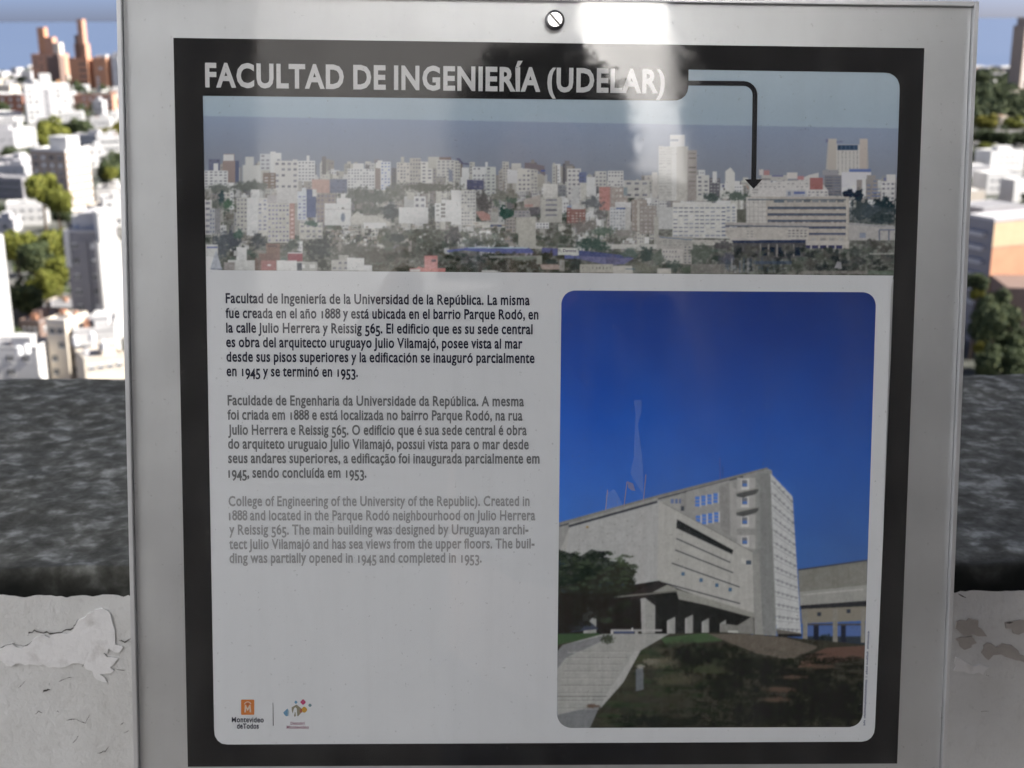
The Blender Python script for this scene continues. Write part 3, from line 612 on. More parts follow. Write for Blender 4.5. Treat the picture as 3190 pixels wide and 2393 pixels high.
# ------------------------------------------------------------------ the sign
W_, H_ = 0.52, 0.51743082
ax_, az_, ay_ = -0.1758032, 0.03073882, 0.01705548
Msign = Matrix.Rotation(az_, 3, 'Z') @ Matrix.Rotation(ax_, 3, 'X') @ Matrix.Rotation(ay_, 3, 'Y')
tsign = Vector((0.02612777, 0.8730176, -0.27084859))
nsign = Msign @ Vector((0, 1, 0))
MsT = Msign.transposed()
def S_(px, py, off=0.0):
    """a point of the sign's face in the sign's own plane coordinates (metres)"""
    d = ray(px, py); o0 = tsign + nsign * off
    p = d * (o0.dot(nsign) / d.dot(nsign)); q = MsT @ (p - tsign)
    return (q.x, q.z)
sign = bpy.data.objects.new('info_sign', None); col.objects.link(sign)
sign.matrix_world = Matrix.Translation(tsign) @ Msign.to_4x4()
tag(sign, 'tilted aluminium information sign with two printed photographs and three paragraphs under clear acrylic', 'sign')

uL = S_(372, 420, -0.004)[0]; uR = S_(3029, 500, -0.004)[0]; vT = S_(3034, 4, -0.004)[1]
vB = -H_ / 2 - (vT - H_ / 2) - 0.012
def alu_mat(name, rough):
    N = Nodes(name); c = N.coord(); mp = N.n('ShaderNodeMapping'); mp.inputs['Scale'].default_value = (1, 1, 1); N.l(c, mp.inputs[0])
    f = N.noise(18, 5, 0.6, mp.outputs[0])
    N.l(N.ramp(f, [(0.3, (0.575, 0.59, 0.61)), (0.7, (0.635, 0.65, 0.67))]), N.b.inputs['Base Color'])
    N.b.inputs['Metallic'].default_value = 0.85; N.b.inputs['Roughness'].default_value = rough
    N.l(N.ramp(f, [(0.3, (rough - .04,) * 3), (0.7, (rough + .04,) * 3)]), N.b.inputs['Roughness'])
    N.bump(N.noise(900, 3, 0.6, c), 0.15, 0.0002)
    return N.m
M_alu = alu_mat('satin_aluminium', 0.40)
mb = MB(); mb.box(uL + .0035, uR - .0035, 0.0005, 0.006, vB + .0035, vT - .0035); mb.build('backing_plate', M_alu, sign)
# slim raised rims
M_rim = alu_mat('rim_aluminium', 0.38)
for (a, b, c_, d_) in [(uL, uL + .0032, vB, vT), (uR - .0032, uR, vB, vT), (uL + .0034, uR - .0034, vT - .0032, vT), (uL + .0034, uR - .0034, vB, vB + .0032)]:
    mb = MB(); mb.box(a, b, -0.0045, 0.012, c_, d_); mb.build('rim', M_rim, sign, bevel=0.0004)

def print_mat(name, c=None, attr=None, spec=0.0, gain=1.0):
    N = Nodes(name)
    if attr:
        a = N.n('ShaderNodeAttribute'); a.attribute_name = attr; N.l(a.outputs['Color'], N.b.inputs['Base Color'])
    else: N.b.inputs['Base Color'].default_value = (*c, 1)
    N.b.inputs['Roughness'].default_value = 0.9; N.b.inputs['Specular IOR Level'].default_value = spec
    return N.m
K = 1.0 / 0.52                               # photographed value of print = albedo x light on the sign
def alb(c, k=K): return tuple(float(x) for x in np.clip(s2l(c) * k, 0.004, 0.9))
M_black = print_mat('black_ink', (0.008, 0.008, 0.009))
def card_mat():
    N = Nodes('white_vinyl'); f = N.noise(6, 4)
    N.l(N.ramp(f, [(0.3, (0.745, 0.765, 0.79)), (0.7, (0.785, 0.805, 0.83))]), N.b.inputs['Base Color']); N.b.inputs['Roughness'].default_value = 0.8
    N.b.inputs['Specular IOR Level'].default_value = 0.1
    return N.m
M_card = card_mat()
D2 = 1.44213
def arc(cx, cy, r, a0, a1, n=8): return [(cx + r * math.cos(R(a0 + (a1 - a0) * i / n)), cy + r * math.sin(R(a0 + (a1 - a0) * i / n))) for i in range(n + 1)]
def rquad(tl, tr_, br, bl, r):
    """rounded quadrilateral in photograph pixels"""
    P = [Vector(tl), Vector(tr_), Vector(br), Vector(bl)]; out = []
    for i in range(4):
        p = P[i]; a = (P[i - 1] - p).normalized(); b = (P[(i + 1) % 4] - p).normalized()
        if r[i] <= 0: out.append(tuple(p)); continue
        s, e = p + a * r[i], p + b * r[i]
        for k in range(9):
            t = k / 8; out.append(tuple((1 - t) ** 2 * s + 2 * t * (1 - t) * (p + (a + b) * r[i] * 0.12) + t * t * e))
    return out
def flat(name, loops, yoff, mat, label=None):
    """flat printed shape from outlines in photograph pixels"""
    v, f = poly2d([[S_(*p) for p in lp] for lp in loops])
    me = mesh(name, [(a, yoff, b) for a, b in v], [tuple(reversed(q)) for q in f], mat)
    o = link(name, me, sign)
    if label: o['label'] = label
    return o
def dd(pts): return [(x * D2, y * D2) for x, y in pts]
# outline of the light card inside the black border (panorama notch for the title tab)
a_ = dd([(438, 207), (1452, 217.5)])
tabc = [(x * D2, y * D2) for x, y in [(1462, 217), (1472, 213.5), (1480, 207), (1485, 198), (1487, 188), (1487.5, 150.5)]]
trc = [(x * D2, y * D2) for x, y in [(1910, 157), (1922, 158.5), (1932, 164), (1939, 172), (1943, 183), (1943.5, 195)]]
brc = [(x * D2, y * D2) for x, y in [(1890, 1572), (1888, 1584), (1882, 1594), (1873, 1600), (1862, 1602.5)]]
blc = [(x * D2, y * D2) for x, y in [(490, 1608.5), (479, 1606.5), (470, 1600), (464, 1590), (462.5, 1578)]]
card_loop = a_ + tabc + trc + [(1934 * D2, 500 * D2), (1925 * D2, 760 * D2)] + brc + blc
blk = [(540, 118), (2880, 150), (2795, 2379), (585, 2389)]
flat('black_border', [blk, card_loop], 0.0001, M_black, 'black printed border with title tab')
ph_loop = rquad((1213 * D2, 627.5 * D2), (1893 * D2, 631.5 * D2), (1863 * D2, 1571 * D2), (1202.5 * D2, 1573 * D2), (40, 40, 40, 44))
pan_low = dd([(444, 583.5), (1930, 595.5)])
white_loop = [pan_low[0], pan_low[1], (2776, 900), (2731, 2300), (2700, 2325), (660, 2335), (640, 900)]
flat('white_card', [white_loop, ph_loop], 0.0002, M_card, 'white printed card around the paragraphs')

# --- painting the two printed photographs as coloured grids
class Canvas:
    def __init__(s, x0, y0, x1, y1, r):
        s.x0, s.y0, s.r = x0, y0, r; s.w = int((x1 - x0) * r / 2) * 2; s.h = int((y1 - y0) * r / 2) * 2
        s.a = np.zeros((s.h, s.w, 3)); s.ox = s.oy = 0; s.s = 1.0
        s.yy, s.xx = np.mgrid[0:s.h, 0:s.w]
    def tf(s, ox, oy, sc): s.ox, s.oy, s.s = ox, oy, sc
    def P(s, x, y): return ((s.ox + x * s.s - s.x0) * s.r, (s.oy + y * s.s - s.y0) * s.r)
    def poly(s, pts, c, al=1.0, c2=None):
        Q = [s.P(*p) for p in pts]; xs = [q[0] for q in Q]; ys = [q[1] for q in Q]
        x0, x1 = max(0, int(min(xs))), min(s.w, int(max(xs)) + 2); y0, y1 = max(0, int(min(ys))), min(s.h, int(max(ys)) + 2)
        if x1 <= x0 or y1 <= y0: return
        X = s.xx[y0:y1, x0:x1] + 0.5; Y = s.yy[y0:y1, x0:x1] + 0.5; ins = np.zeros(X.shape, bool)
        for i in range(len(Q)):
            ax, ay = Q[i]; bx, by = Q[(i + 1) % len(Q)]
            if ay == by: continue
            ins ^= ((ay > Y) != (by > Y)) & (X < (bx - ax) * (Y - ay) / (by - ay) + ax)
        c = np.array(c, float)
        if c2 is not None:
            t = ((Y - min(ys)) / max(1, max(ys) - min(ys)))[..., None]; cc = c * (1 - t) + np.array(c2, float) * t
        else: cc = np.broadcast_to(c, X.shape + (3,))
        reg = s.a[y0:y1, x0:x1]; reg[ins] = reg[ins] * (1 - al) + cc[ins] * al
    def rect(s, x0, y0, x1, y1, c, al=1.0, sl=0.0, c2=None):
        s.poly([(x0, y0), (x1, y0 + sl * (x1 - x0)), (x1, y1 + sl * (x1 - x0)), (x0, y1)], c, al, c2)
    def blob(s, x, y, rx, ry, c, al=0.9, nz=None, soft=0.35):
        px, py = s.P(x, y); rx *= s.s * s.r; ry *= s.s * s.r
        x0, x1 = max(0, int(px - rx * 1.3)), min(s.w, int(px + rx * 1.3) + 1); y0, y1 = max(0, int(py - ry * 1.3)), min(s.h, int(py + ry * 1.3) + 1)
        if x1 <= x0 or y1 <= y0: return
        d = np.sqrt(((s.xx[y0:y1, x0:x1] - px) / rx) ** 2 + ((s.yy[y0:y1, x0:x1] - py) / ry) ** 2)
        if nz is not None: d = d + (nz[y0:y1, x0:x1] - 0.5) * 1.3
        m = np.clip((1 - d) / soft, 0, 1)[..., None] * al
        cc = np.array(c, float)
        s.a[y0:y1, x0:x1] = s.a[y0:y1, x0:x1] * (1 - m) + cc * m
    def line(s, pts, wd, c, al=1.0):
        for i in range(len(pts) - 1):
            a = Vector(pts[i]); b = Vector(pts[i + 1]); n = Vector((-(b - a).y, (b - a).x)).normalized() * wd / 2
            s.poly([tuple(a + n), tuple(b + n), tuple(b - n), tuple(a - n)], c, al)
    def to_mesh(s, name, yoff, mat, k, label, lift=0.0, soft=2):
        L = s2l(np.clip(s.a, 0, 255)); L = (L[0::2, 0::2] + L[1::2, 0::2] + L[0::2, 1::2] + L[1::2, 1::2]) / 4
        # print softness
        for _ in range(soft):
            L[1:-1, 1:-1] = L[1:-1, 1:-1] * .5 + (L[:-2, 1:-1] + L[2:, 1:-1] + L[1:-1, :-2] + L[1:-1, 2:]) * .125
        L = np.clip((L - lift) * k, 0.004, 0.85)
        h, w_ = L.shape[:2]; px = s.x0 + (np.arange(w_) * 2 + 1) / s.r; py = s.y0 + (np.arange(h) * 2 + 1) / s.r
        PX, PY = np.meshgrid(px, py)
        d = np.array(fwd)[None, None] + np.array(rt) * ((PX - CX) / F)[..., None] - np.array(up) * ((PY - CY) / F)[..., None]
        n = np.array(nsign); tt = np.array(tsign); dn = d @ n; p = d * (tt.dot(n) / dn)[..., None] - tt
        q = p @ np.array(Msign)
        me = grid_mesh(name, q[..., 0][::-1], np.full((h, w_), yoff), q[..., 2][::-1], mat, False)
        ca = me.color_attributes.new('print', 'FLOAT_COLOR', 'POINT')
        C4 = np.ones((h, w_, 4), np.float32); C4[..., :3] = L[::-1]; ca.data.foreach_set('color', C4.ravel())
        o = link(name, me, sign); o['label'] = label
        return o
pr = random.Random(99)
A = Canvas(618, 205, 2830, 872, 0.98)
nzA = fbm(A.w, A.h, (70, 24), 4, 0.6, 51); nzB = fbm(A.w, A.h, (240, 80), 3, 0.6, 52); nzC = fbm(A.w, A.h, (9, 4), 3, 0.5, 53)
# sky and sea (horizon follows the print's own slant)
fx = A.xx / A.r + A.x0; fy = A.yy / A.r + A.y0; hz = 361 + (fx - 640) * 0.0178
t = np.clip((fy - 215) / 150, 0, 1)[..., None]
A.a[:] = np.array([148, 166, 178]) * (1 - t) + np.array([138, 158, 173]) * t
sea = fy > hz; t = np.clip((fy - hz) / 140, 0, 1)[..., None]
A.a[sea] = (np.array([122, 137, 163]) * (1 - t) + np.array([119, 127, 142]) * t)[sea]
A.a += (nzC - .5)[..., None] * 5
# land base
t = np.clip((fy - 560) / 300, 0, 1)[..., None]; land = fy > (566 + (nzA - .5) * 60)
A.a[land] = (np.array([128, 128, 124]) * (1 - t) + np.array([84, 88, 82]) * t + (nzB - .5)[..., None] * 60)[land]
WH = (182, 184, 184); OW = (164, 164, 158); TN = (140, 130, 120); BK = (130, 98, 90); GR = (120, 120, 124); DK = (72, 76, 82); GRN = (72, 82, 72)
def windows(c, x0, y0, x1, y1, nx, ny, colr=(95, 98, 112), fw=.55, fh=.45, p=.85, sl=0.0):
    for i in range(nx):
        for j in range(ny):
            if pr.random() > p: continue
            wx = (x1 - x0) / nx; wy = (y1 - y0) / ny; a = x0 + wx * (i + .5 - fw / 2); b = y0 + wy * (j + .5 - fh / 2)
            c.rect(a, b + sl * (a - x0), a + wx * fw, b + wy * fh + sl * (a - x0), np.array(colr) + pr.uniform(-18, 18), .8)
def B_(c, x0, y0, x1, y1, cl, win=None, cap=None, side=0.0, wc=(95, 98, 112), fw=.55, fh=.42):
    cl = np.array(cl, float); c.rect(x0, y0, x1, y1, cl, 1, 0.014, cl * .95)
    if side > 0: c.rect(x1 - side, y0, x1, y1, cl * .8, 1, .014)
    if side < 0: c.rect(x0, y0, x0 - side, y1, cl * .8, 1, .014)
    if cap: c.rect(x0 + (x1 - x0) * cap[0], y0 - cap[2], x0 + (x1 - x0) * cap[1], y0, cl * 1.0)
    if win: windows(c, x0 + 2, y0 + 4, x1 - 2 - max(side, 0), y1, win[0], win[1], wc, fw, fh)
# filler: three ranks from back to front
A.tf(0, 0, 1)
for rank, (ya, yb, n, hmin, hmax) in enumerate([(575, 590, 200, 30, 88), (600, 650, 150, 18, 60), (660, 760, 190, 8, 32)]):
    for i in range(n):
        x = pr.uniform(640, 2780); base = pr.uniform(ya, yb); hh = pr.uniform(hmin, hmax); wd = pr.uniform(14, 38)
        if rank == 0 and (1780 < x < 2080): hh *= .75
        if rank == 0 and x > 2230: hh *= .55
        if rank == 0 and 2190 < x < 2260: continue
        if rank == 2 and x > 2050: continue
        cl = pr.choice([WH, WH, WH, OW, OW, OW, (150, 146, 140), OW, (146, 142, 138), GR]); b = pr.uniform(.86, 1.05)
        yo = (x - 640) * .014
        B_(A, x, base - hh + yo, x + wd, base + 30 + yo, np.array(cl) * b, (max(1, int(wd / 8)), max(1, int((hh + 20) / 9))) if pr.random() < .7 else None, (pr.uniform(.1, .4), pr.uniform(.5, .9), pr.uniform(3, 10)) if pr.random() < .6 else None, pr.choice([0, wd * .25, -wd * .25]))
    # trees between ranks
    for i in range([120, 240, 460][rank]):
        x = pr.uniform(635, 2800); y = [pr.uniform(598, 625), pr.uniform(650, 700), pr.uniform(730, 865)][rank] + (x - 640) * .014; g = pr.uniform(.75, 1.25)
        cl = np.array(pr.choice([(92, 95, 90), (78, 86, 80), (100, 98, 92), (66, 78, 72)])) * g
        A.blob(x, y, pr.uniform(10, 26), pr.uniform(6, 15), cl, .85, nzB, .5)
# landmarks, left third
A.tf(620, 460, 0.27125)
B_(A, 110, 130, 240, 300, (100, 104, 128), (3, 5)); B_(A, 270, 150, 430, 400, (140, 124, 120), None, (.05, .85, 80)); A.rect(280, 80, 400, 150, WH); A.rect(415, 150, 460, 400, (88, 96, 122))
B_(A, 55, 262, 330, 470, WH, (5, 6)); A.rect(165, 180, 220, 262, WH)
B_(A, 500, 200, 712, 430, (172, 174, 172), None, (.15, .6, 95)); B_(A, 815, 45, 880, 330, WH); B_(A, 700, 70, 820, 260, (168, 172, 176), (2, 4)); B_(A, 880, 60, 945, 280, WH, (1, 4)); B_(A, 860, 150, 1180, 480, (176, 176, 174), (4, 5), None, 40)
B_(A, 1135, 150, 1330, 380, WH, (5, 6), (.5, .68, 60)); B_(A, 1410, 100, 1460, 310, (112, 112, 112)); B_(A, 735, 290, 880, 470, (112, 98, 90), (2, 5), None, 0, (160, 160, 160))
B_(A, 1295, 365, 1500, 520, (166, 138, 130)); B_(A, 1500, 360, 1700, 520, (104, 112, 134), (3, 4)); B_(A, 1703, 240, 2020, 480, WH, (9, 7), (.2, .6, 60)); B_(A, 2020, 235, 2085, 480, (134, 124, 120)); B_(A, 2085, 160, 2200, 490, (180, 184, 190), (3, 9), None, 0, (80, 100, 150))
for x, y, rx, ry in [(250, 470, 190, 60), (600, 440, 220, 70), (250, 640, 190, 90), (1900, 560, 330, 110), (2050, 720, 250, 60), (2100, 560, 200, 90)]: A.blob(x, y, rx, ry, (96, 102, 98), .9, nzB, .4)
A.blob(330, 650, 90, 70, (72, 98, 80), .9, nzB); A.blob(260, 570, 45, 80, (62, 80, 84), .9, nzB)
B_(A, 55, 600, 145, 1000, (170, 170, 170), (1, 6)); B_(A, 120, 700, 240, 990, (150, 152, 156), (2, 6), None, 60, (80, 92, 122))
B_(A, 430, 575, 555, 960, OW, (3, 8)); B_(A, 600, 480, 692, 580, WH); B_(A, 550, 575, 675, 1010, WH); B_(A, 672, 580, 785, 960, (172, 172, 170), (2, 8), None, 0, (92, 100, 130)); B_(A, 785, 640, 1040, 1090, OW, (6, 9), None, 0, (92, 92, 130)); A.rect(780, 545, 960, 640, (150, 148, 150))
B_(A, 890, 470, 1130, 640, (168, 168, 168)); B_(A, 1040, 640, 1100, 1050, (150, 116, 108), (1, 8), None, 0, (180, 160, 160)); B_(A, 1100, 640, 1160, 1000, (142, 138, 134))
B_(A, 1130, 500, 1235, 830, (170, 176, 182), (2, 8), (.5, .95, 40), 0, (90, 100, 150)); A.rect(1235, 480, 1345, 800, (80, 92, 128)); B_(A, 1350, 530, 1560, 860, (136, 128, 124), (5, 7), None, 0, (100, 104, 128)); A.rect(1300, 480, 1352, 560, (172, 172, 170))
B_(A, 1440, 640, 1590, 890, WH); B_(A, 1580, 580, 1745, 890, WH, None, (.3, .6, 50)); A.rect(1440, 702, 1745, 710, (150, 150, 148)); A.blob(1650, 800, 30, 60, (92, 104, 124), .9); A.blob(1650, 695, 20, 16, (110, 110, 108), .9)
A.poly([(1740, 800), (1815, 730), (1880, 780), (2030, 780), (2200, 860), (2200, 900), (1890, 890), (1740, 860)], OW); A.rect(1890, 860, 2150, 930, WH)
B_(A, 1150, 870, 1420, 1050, OW, (4, 3)); A.blob(1290, 870, 90, 45, (60, 88, 82), .95, nzB)
for i in range(150): A.rect(*(lambda x, y, a, b: (x, y, x + a, y + b))(pr.uniform(1440, 2200), pr.uniform(900, 1100), pr.uniform(12, 50), pr.uniform(10, 34)), np.array(pr.choice([OW, WH, TN, GRN, DK, (96, 100, 92)])) * pr.uniform(.8, 1.05), .85)
for x, y, rx, ry, cl in [(680, 1080, 120, 120, (58, 66, 72)), (360, 1060, 150, 130, (78, 84, 92)), (450, 990, 70, 70, (74, 96, 88)), (1060, 1120, 80, 70, (64, 76, 72)), (1390, 1170, 180, 150, (60, 68, 70)), (1430, 1340, 70, 80, (54, 62, 58)), (1800, 1190, 300, 100, (88, 90, 86)), (2080, 1240, 260, 130, (84, 84, 78)), (240, 1130, 110, 180, (86, 92, 98)), (2150, 1380, 200, 60, (74, 76, 66)), (2150, 1050, 120, 80, (96, 98, 84))]: A.blob(x, y, rx, ry, cl, .95, nzB, .45)
B_(A, 75, 1112, 215, 1420, (172, 174, 172), None); A.rect(85, 1138, 210, 1156, (90, 100, 150)); A.rect(75, 1250, 160, 1420, WH); A.poly([(195, 1170), (260, 1385), (130, 1385)], (150, 156, 166)); A.rect(130, 1385, 265, 1405, (120, 128, 146))
B_(A, 430, 1145, 545, 1310, WH); B_(A, 330, 1290, 640, 1410, (172, 174, 172)); B_(A, 285, 1315, 412, 1410, (134, 130, 128)); A.rect(400, 1185, 440, 1240, (160, 160, 160))
B_(A, 770, 1100, 930, 1250, (116, 92, 84)); A.rect(790, 1125, 900, 1140, (84, 74, 72)); B_(A, 690, 1215, 930, 1410, (110, 86, 80)); A.rect(710, 1300, 885, 1410, (142, 92, 92)); A.rect(640, 1270, 710, 1410, (98, 84, 78)); A.rect(1020, 1210, 1190, 1305, (132, 68, 78)); A.rect(1020, 1203, 1190, 1216, (180, 178, 180)); B_(A, 890, 1295, 1120, 1415, WH); B_(A, 1120, 1310, 1360, 1415, (150, 152, 148), (2, 1), None, 0, (176, 178, 176)); A.rect(1125, 1325, 1180, 1410, (66, 74, 86)); A.rect(785, 1340, 825, 1358, (180, 176, 176))
B_(A, 1520, 1290, 1720, 1415, (160, 160, 156), (3, 2)); A.rect(1605, 1235, 1715, 1290, (148, 148, 144)); B_(A, 1700, 1265, 1895, 1415, WH); B_(A, 1890, 1350, 1985, 1420, (176, 178, 180))
# middle
A.tf(1200, 460, 0.27125)
for args in [(130, 170, 280, 440, (174, 172, 166), (4, 7)), (280, 120, 410, 430, (160, 158, 152), (4, 7)), (180, 105, 215, 180, OW, None), (410, 160, 545, 410, (180, 180, 176), (2, 6)), (490, 105, 620, 240, OW, None), (545, 235, 700, 400, (136, 134, 130), (4, 4)), (590, 140, 800, 330, (170, 170, 166), (4, 5)), (800, 150, 865, 380, OW, (2, 6)), (865, 160, 890, 340, (116, 108, 102), None),
        (880, 230, 960, 400, WH, None), (970, 165, 1030, 380, OW, (2, 6)), (1000, 220, 1150, 380, WH, (3, 4)), (1150, 165, 1175, 300, WH, None), (1160, 220, 1270, 540, (168, 172, 168), (2, 8)), (1345, 160, 1420, 380, OW, (2, 7)), (1400, 250, 1520, 410, (178, 180, 182), None), (1450, 180, 1560, 260, (172, 172, 168), None), (1520, 240, 1670, 500, (176, 176, 170), (3, 5)), (1670, 250, 1750, 520, OW, (2, 7)), (1750, 300, 1830, 450, (150, 148, 140), None), (940, 370, 1130, 480, (88, 90, 118), (3, 2))]:
    B_(A, args[0], args[1], args[2], args[3], args[4], args[5])
A.rect(620, 108, 760, 140, (120, 104, 100)); A.poly([(810, 120), (850, 120), (900, 175), (960, 180), (960, 200), (880, 190)], (92, 92, 116)); A.poly([(1600, 170), (1700, 180), (1830, 210), (1840, 330), (1790, 300), (1740, 250), (1600, 240)], (112, 106, 112)); A.rect(1790, 258, 1840, 275, (70, 90, 150)); A.poly([(700, 232), (770, 260), (780, 390), (730, 390), (730, 260)], (116, 122, 138))
for x, y, rx, ry, cl in [(500, 460, 420, 70, (92, 94, 88)), (120, 520, 150, 120, (104, 108, 102)), (60, 730, 110, 110, (76, 84, 88)), (540, 730, 60, 130, (72, 80, 82)), (1130, 620, 120, 130, (88, 86, 86)), (1360, 560, 200, 90, (112, 114, 106)), (1450, 610, 90, 50, (74, 94, 84)), (1700, 720, 80, 80, (92, 92, 98)), (1270, 640, 60, 50, (96, 108, 98))]: A.blob(x, y, rx, ry, cl, .95, nzB, .45)
B_(A, 215, 560, 330, 700, (160, 162, 162), None); B_(A, 250, 515, 335, 600, OW); B_(A, 330, 560, 465, 700, WH, (2, 2)); B_(A, 155, 685, 490, 870, (182, 184, 184))
B_(A, 570, 640, 700, 850, WH, (2, 4), None, 0, (110, 112, 112), .6, .4); B_(A, 650, 600, 780, 850, WH); B_(A, 760, 490, 870, 880, (186, 188, 188)); B_(A, 870, 490, 1040, 890, (176, 176, 172), (5, 10)); A.rect(640, 640, 692, 670, (120, 120, 118)); A.rect(640, 690, 692, 715, (120, 120, 118)); A.rect(640, 735, 692, 760, (120, 120, 118)); A.rect(640, 775, 692, 800, (120, 120, 118))
A.poly([(1040, 735), (1120, 730), (1200, 770), (1210, 830), (1110, 840), (1080, 800)], (158, 118, 112)); B_(A, 1210, 745, 1300, 850, (150, 150, 146)); A.poly([(1030, 850), (1300, 860), (1370, 880), (1370, 930), (1030, 920)], OW); A.rect(1205, 885, 1340, 912, (78, 88, 118))
A.blob(1390, 750, 90, 85, (56, 84, 76), .98, nzB, .2); A.rect(1370, 820, 1380, 880, (60, 66, 60))
B_(A, 1385, 815, 1500, 1130, (142, 138, 132), (3, 8)); B_(A, 1505, 790, 1730, 1140, (158, 158, 150)); B_(A, 1480, 720, 1660, 800, (140, 140, 142), (4, 2)); B_(A, 1510, 1080, 1810, 1160, (156, 156, 150))
B_(A, 1785, 570, 2030, 860, (160, 160, 154), (1, 5)); B_(A, 1810, 415, 1980, 570, (180, 180, 176)); B_(A, 1730, 860, 1880, 930, WH, (4, 2)); A.poly([(1590, 600), (1780, 540), (1780, 680), (1600, 690)], (150, 144, 138)); A.rect(1600, 650, 1700, 680, (156, 124, 118))
B_(A, 2085, 690, 2290, 870, (134, 96, 92), (5, 5), None, 0, (170, 160, 158)); A.rect(2090, 665, 2200, 690, (120, 140, 170)); B_(A, 2090, 240, 2250, 600, (176, 176, 174), (3, 7)); B_(A, 1990, 430, 2080, 560, (120, 124, 128), (2, 3))
for i in range(130): A.rect(*(lambda x, y, a, b: (x, y, x + a, y + b))(pr.uniform(60, 1400), pr.uniform(860, 1060), pr.uniform(14, 60), pr.uniform(10, 36)), np.array(pr.choice([OW, WH, OW, TN, GRN, (110, 112, 104)])) * pr.uniform(.85, 1.05), .8)
for i in range(170):
    x = pr.uniform(0, 2200); A.blob(x, pr.uniform(950, 1140), pr.uniform(30, 80), pr.uniform(20, 55), np.array(pr.choice([(100, 104, 98), (84, 88, 80), (88, 92, 84), (76, 88, 80)])) * pr.uniform(.85, 1.15), .8, nzB, .5)
A.blob(780, 1010, 110, 110, (70, 72, 74), .95, nzB, .4); A.blob(140, 1040, 120, 70, (58, 68, 68), .9, nzB)
B_(A, 1530, 900, 1730, 1130, (158, 158, 150))
# long blue market roof and its sign board
A.poly([(700, 1180), (950, 1148), (1250, 1160), (1500, 1150), (1650, 1150), (1740, 1220), (1700, 1235), (1250, 1210), (900, 1180), (720, 1205)], (84, 92, 146)); A.line([(950, 1150), (1640, 1152)], 12, (140, 160, 176)); A.poly([(1800, 1150), (1980, 1160), (1980, 1240), (1790, 1240)], (80, 84, 130)); A.rect(1480, 1212, 1700, 1240, (150, 140, 150), .7)
for i in range(260):
    x = pr.uniform(0, 2240); y = pr.uniform(1215, 1425)
    if 290 < x < 640 and y > 1200: continue
    A.blob(x, y, pr.uniform(30, 90), pr.uniform(20, 55), np.array(pr.choice([(74, 76, 68), (88, 86, 78), (64, 70, 62), (100, 96, 90), (66, 74, 66)])) * pr.uniform(.8, 1.1), .85, nzB, .5)
A.rect(1200, 1240, 1740, 1270, (132, 134, 130), .8); A.rect(1740, 1240, 1800, 1340, (140, 142, 132), .9); A.blob(1600, 1270, 170, 30, (112, 122, 112), .8, nzB); A.blob(1920, 1310, 80, 30, (64, 74, 72), .95, nzB); A.poly([(1780, 1345), (1990, 1345), (2040, 1400), (1800, 1400)], (150, 134, 126)); A.rect(2000, 1290, 2060, 1420, (142, 140, 136), .8)
B_(A, 450, 1240, 600, 1430, (178, 118, 116)); A.rect(530, 1285, 585, 1315, (96, 84, 90)); A.poly([(280, 1390), (360, 1385), (380, 1365), (450, 1385), (690, 1385), (690, 1430), (280, 1430)], (176, 112, 108)); A.rect(285, 1395, 400, 1425, (178, 178, 176)); A.poly([(1110, 1410), (1240, 1410), (1340, 1430), (1110, 1430)], (176, 176, 174))
A.blob(1370, 1370, 90, 70, (66, 66, 62), .95, nzB)
A.rect(1985, 1150, 2245, 1235, (172, 174, 168)); A.rect(2060, 1235, 2235, 1275, (84, 94, 146)); A.poly([(1970, 1150), (2030, 1200), (2000, 1190)], (84, 90, 92))
# right of the middle
A.tf(1780, 380, 0.2953)
for args in [(80, 530, 160, 640, (96, 108, 146), (3, 3)), (160, 580, 260, 790, WH, None), (250, 520, 370, 680, (172, 172, 168), (3, 4)), (385, 515, 550, 680, (180, 180, 178), (5, 5)), (560, 615, 820, 800, (164, 164, 160), (3, 3)), (850, 530, 910, 800, (170, 168, 164), None)]: B_(A, *args)
B_(A, 920, 255, 1230, 830, (172, 172, 168), (7, 17), None, 0, (154, 154, 152), .75, .35); A.rect(1225, 300, 1325, 830, (140, 134, 130)); windows(A, 1230, 310, 1320, 700, 1, 8, (112, 108, 106), .85, .3); A.rect(1040, 135, 1195, 260, (190, 192, 192)); A.rect(1045, 180, 1130, 205, (140, 146, 156)); A.rect(1110, 258, 1225, 830, (164, 162, 156)); A.rect(1060, 260, 1110, 830, (180, 180, 178), .6); windows(A, 925, 280, 1060, 800, 2, 22, (150, 150, 148), .8, .25)
B_(A, 1320, 560, 1455, 830, (176, 176, 172), (2, 6)); B_(A, 1455, 590, 1570, 800, (98, 98, 106), (3, 6), None, 0, (150, 150, 150)); A.rect(1490, 525, 1535, 640, WH); A.poly([(1625, 520), (1680, 480), (1725, 540), (1725, 800), (1620, 800)], (182, 182, 178)); B_(A, 1565, 720, 1720, 810, (176, 176, 172)); A.rect(1590, 660, 1615, 690, (80, 84, 118))
A.blob(1480, 790, 90, 60, (74, 86, 84), .95, nzB)
A.rect(295, 685, 410, 930, (166, 118, 112)); B_(A, 410, 690, 590, 930, (150, 140, 134), (4, 4), None, 0, (170, 168, 164)); A.rect(550, 690, 590, 780, (124, 136, 142))
